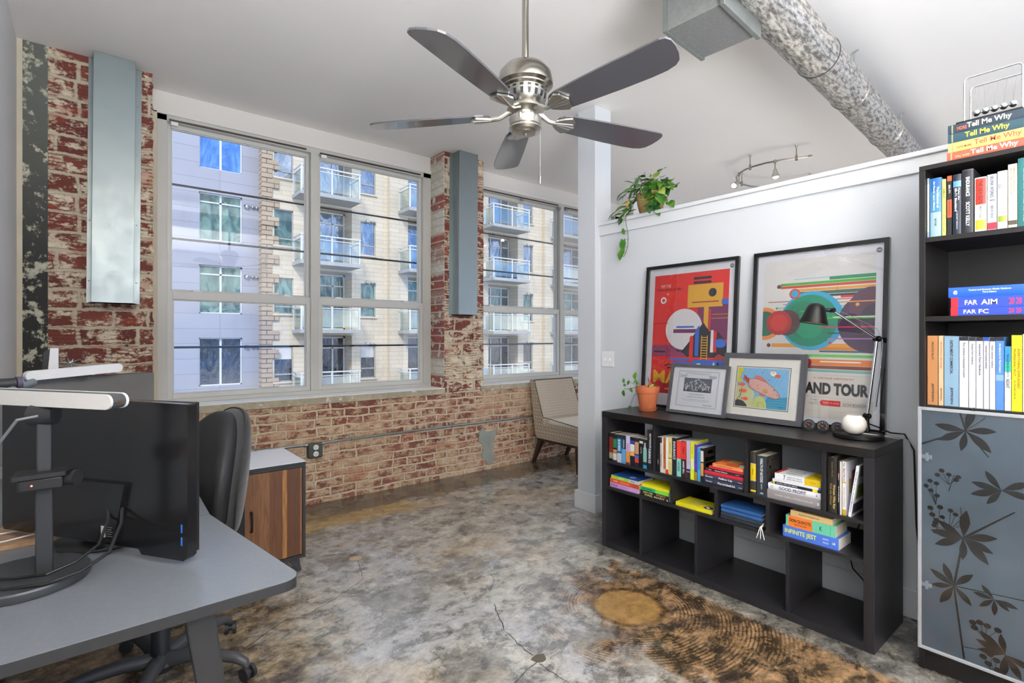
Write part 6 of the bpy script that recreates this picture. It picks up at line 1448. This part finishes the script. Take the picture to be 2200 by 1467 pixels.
for k in range(12):
    a = k * PI / 6 + .2; L = .05 + .045 * rr.random() * (1 if abs(math.cos(a)) > .5 else .4); mb.tube([(0, 0, 0), (L * math.cos(a), -.01, L * math.sin(a) * .5)], [.006, .0012], 6)
mb.sphere((0, 0, 0), .012, 0, 10).tube([(0, 0, 0), (0, .03, 0)], .004, 6); mb.build('star', M['chrome'], t)

# ------------------------------------------------------------------ office chair tucked under the desk
CHX, CHY, CR_ = .21, 2.42, math.radians(107.5)
t = thing('office_chair', 'charcoal upholstered swivel chair tucked under the desk', 'chair', (CHX, CHY, 0), CR_)
def sq(c, e): return math.copysign(abs(c) ** e, c)
def pad(a, b, thick, zc, yc, curve, e1=.68, topw=.60, fwd=1.0):
    def fn(u, v):
        th_ = PI * (v - .5) * .9999; ph = 2 * PI * u
        cx = sq(math.cos(th_), e1); x = cx * sq(math.cos(ph), .8); y = cx * sq(math.sin(ph), .9); zz = sq(math.sin(th_), .92)
        wz = 1 - (1 - topw) * max(0, zz) ** 1.6 - .12 * max(0, -zz)
        X = a * x * wz; return (X, yc + thick * y + curve * (X / a) ** 2 * fwd + .035 * zz * -1 + .02 * (1 - zz * zz), zc + b * zz)
    return fn
MB().grid(pad(.240, .262, .052, .760, -.268, .070), 40, 24).build('backrest_shell', M['knit'], t, angle=80)
MB().grid(pad(.228, .252, .062, .764, -.205, .066), 40, 24).build('backrest', M['pad'], t, angle=80)
mb = MB(); fn = pad(.2415, .2635, .0525, .760, -.262, .070); pts_ = []
for k in range(60): pts_.append(fn(.0 if k < 30 else .5, (k + .5) / 30 if k < 30 else (60 - k - .5) / 30))
mb.tube(pts_, .004, 6, closed=True); mb.build('piping', M['deskedge'], t)
def seat(u, v):
    th_ = PI * (v - .5) * .9999; ph = 2 * PI * u; c = sq(math.cos(th_), .35)
    return (.245 * c * sq(math.cos(ph), .55), .02 + .235 * c * sq(math.sin(ph), .55), .455 + .045 * sq(math.sin(th_), .7) )
MB().grid(seat, 40, 14).build('seat', M['pad'], t, angle=80)
MB().box(-.05, .05, -.30, -.10, .385, .405).box(-.035, .035, -.315, -.285, .40, .62).box(-.10, .10, -.10, .10, .385, .41).build('seat_mechanism', M['blackp'], t, bevel=.004)
MB().lathe([(.032, .085), (.034, .12), (.030, .30), (.028, .305), (.020, .305), (.020, .39)], n=24).build('gas_column', M['dgrey'], t)
MB().lathe([(.0, .045), (.045, .045), (.055, .07), (.045, .10), (.034, .105)], n=24).build('hub', M['dgrey'], t)
for k in range(5):
    a = math.radians(34 + 72 * k) - CR_; ca, sa = math.cos(a), math.sin(a)
    mb = MB(); mb.tube([(.03 * ca, .03 * sa, .085), (.12 * ca, .12 * sa, .100), (.22 * ca, .22 * sa, .096), (.29 * ca, .29 * sa, .085), (.325 * ca, .325 * sa, .066), (.330 * ca, .330 * sa, .050)], [.030, .026, .022, .020, .016, .012], 12)
    lg = mb.build('leg', mat('grey_nylon', '#47484b', .45, 0, .05, 20), t)
    cw = MB(); b2 = a + .7 + k * .5; dx, dy = math.cos(b2), math.sin(b2); c0 = Vector((.335 * ca, .335 * sa, .026)); ax = Vector((-dy, dx, 0))
    for s in (-1, 1): cw.tube([c0 + ax * (s * .008), c0 + ax * (s * .022)], .0258, 20)
    cw.tube([c0 - ax * .012, c0 + ax * .012], .012, 12).tube([c0 + Vector((0, 0, .004)), (.331 * ca, .331 * sa, .055)], .008, 8); cw.build('caster', M['dgrey'], lg)

# ------------------------------------------------------------------ cabinet with walnut doors
t = thing('cabinet', 'small cabinet with walnut door, black frame and white top by the brick wall', 'cabinet', (.35, 3.04, 0))
def kb(name, a, b, c, d, e_, f, m, par=None, bev=.001): return MB().box(a - .35, b - .35, c - 3.04, d - 3.04, e_, f).build(name, M[m] if isinstance(m, str) else m, par or t, bevel=bev)
mb = MB()
for q in ((.35, .366, 3.04, 3.475, .078, .610), (.936, .952, 3.04, 3.475, .078, .610), (.366, .936, 3.04, 3.475, .078, .094), (.366, .936, 3.04, 3.475, .594, .610), (.366, .936, 3.46, 3.475, .094, .594)): mb.box(q[0] - .35, q[1] - .35, q[2] - 3.04, q[3] - 3.04, q[4], q[5])
mb.build('body', M['deskedge'], t, bevel=.001)
kb('top_edge', .35, .952, 3.035, 3.478, .6101, .6225, 'deskedge'); kb('top', .35, .952, 3.035, 3.478, .6226, .6262, mat('white_top', '#dfe0e6', .3, 0, .01, 10))
for (a, b, hx) in ((.622, .934, .668), (.368, .619, .59)):
    dd = MB().box(a, b, 3.045, 3.061, .097, .591); dd.v = [v - Vector((.35, 3.04, 0)) for v in dd.v]
    dd.v = [v + Vector((.35, 0, 0)) for v in dd.v]; do = dd.build('door', M['walnut'], t, bevel=.001); do.location = (-.35, 0, 0)
    MB().tube([(hx, .005, .390), (hx, -.012, .383), (hx, -.019, .355), (hx, -.020, .335), (hx, -.019, .315), (hx, -.012, .290), (hx, .005, .283)], [.006, .006, .005, .0045, .005, .006, .006], 8).build('handle', M['black'], do)
for (x, y, sx, sy) in ((.385, 3.09, -1, -1), (.895, 3.09, 1, -1), (.385, 3.42, -1, 1), (.895, 3.42, 1, 1)):
    mb = MB(); x -= .35; y -= 3.04
    mb.add([(x + i * .028, y + j * .022, .0775) for i, j in ((-1, -1), (1, -1), (1, 1), (-1, 1))] + [(x + sx * .028 + i * .012, y + sy * .02 + j * .012, 0) for i, j in ((-1, -1), (1, -1), (1, 1), (-1, 1))],
           [(0, 1, 2, 3), (7, 6, 5, 4), (0, 4, 5, 1), (1, 5, 6, 2), (2, 6, 7, 3), (3, 7, 4, 0)]); mb.build('leg', M['deskedge'], t, bevel=.002)

# ------------------------------------------------------------------ upholstered side chair by the window
t = thing('slipper_chair', 'armless chair in ring-patterned beige fabric against the brick wall', 'chair', (3.94, 3.85, 0))
def yz(pts): return [(a - 3.85, b) for a, b in pts]
MB().prism(yz([(3.47, .275), (4.08, .275), (4.105, .36), (4.105, .43), (3.47, .43)]), 'x', -.285, .285).build('seat_base', M['fabric'], t, bevel=.012, seg=3)
MB().prism(yz([(4.08, .278), (4.108, .30), (4.196, .868), (4.17, .885), (4.12, .878), (3.985, .50), (3.985, .30)]), 'x', -.284, .284).build('backrest', M['fabric'], t, bevel=.014, seg=3)
def cush(u, v):
    th_ = PI * (v - .5) * .9999; ph = 2 * PI * u; c = sq(math.cos(th_), .28)
    return (.283 * c * sq(math.cos(ph), .28), -.13 + .252 * c * sq(math.sin(ph), .28), .448 + .034 * sq(math.sin(th_), .8))
MB().grid(cush, 44, 14).build('seat_cushion', mat('pale_linen', '#dcd6c8', .85, 0, .06, 60, .2, 150), t, angle=80)
for x in (-.13, .13):
    for (y, zz) in ((4.088, .775), (4.045, .655)): MB().sphere((x, y - 3.85 - .004, zz), .011, 0, 12, (1, .5, 1)).build('button', M['fabric'], t)
MB().tube([(-.284, 4.12 - 3.85, .878), (-.284, 3.985 - 3.85, .50), (-.284, 3.60 - 3.85, .468), (-.284, 3.48 - 3.85, .455)], .004, 6).tube([(.284, 4.12 - 3.85, .878), (.284, 3.985 - 3.85, .50)], .004, 6).tube([(-.284, .27, .879), (.284, .27, .879)], .004, 6).build('piping', M['seatwood'], t)
MB().box(-.275, .275, -.37, .235, .245, .2745).build('apron', M['seatwood'], t, bevel=.003)
for (x, y, bx_, by_) in ((-.255, -.345, -.265, -.355), (.255, -.345, .265, -.355), (-.25, .20, -.245, .325), (.25, .20, .245, .325)):
    mb = MB(); w0, w1 = .026, .017
    mb.add([(x + i * w0, y + j * w0, .2445) for i, j in ((-1, -1), (1, -1), (1, 1), (-1, 1))] + [(bx_ + i * w1, by_ + j * w1, 0) for i, j in ((-1, -1), (1, -1), (1, 1), (-1, 1))],
           [(0, 1, 2, 3), (7, 6, 5, 4), (0, 4, 5, 1), (1, 5, 6, 2), (2, 6, 7, 3), (3, 7, 4, 0)]); mb.build('leg', M['seatwood'], t, bevel=.002)
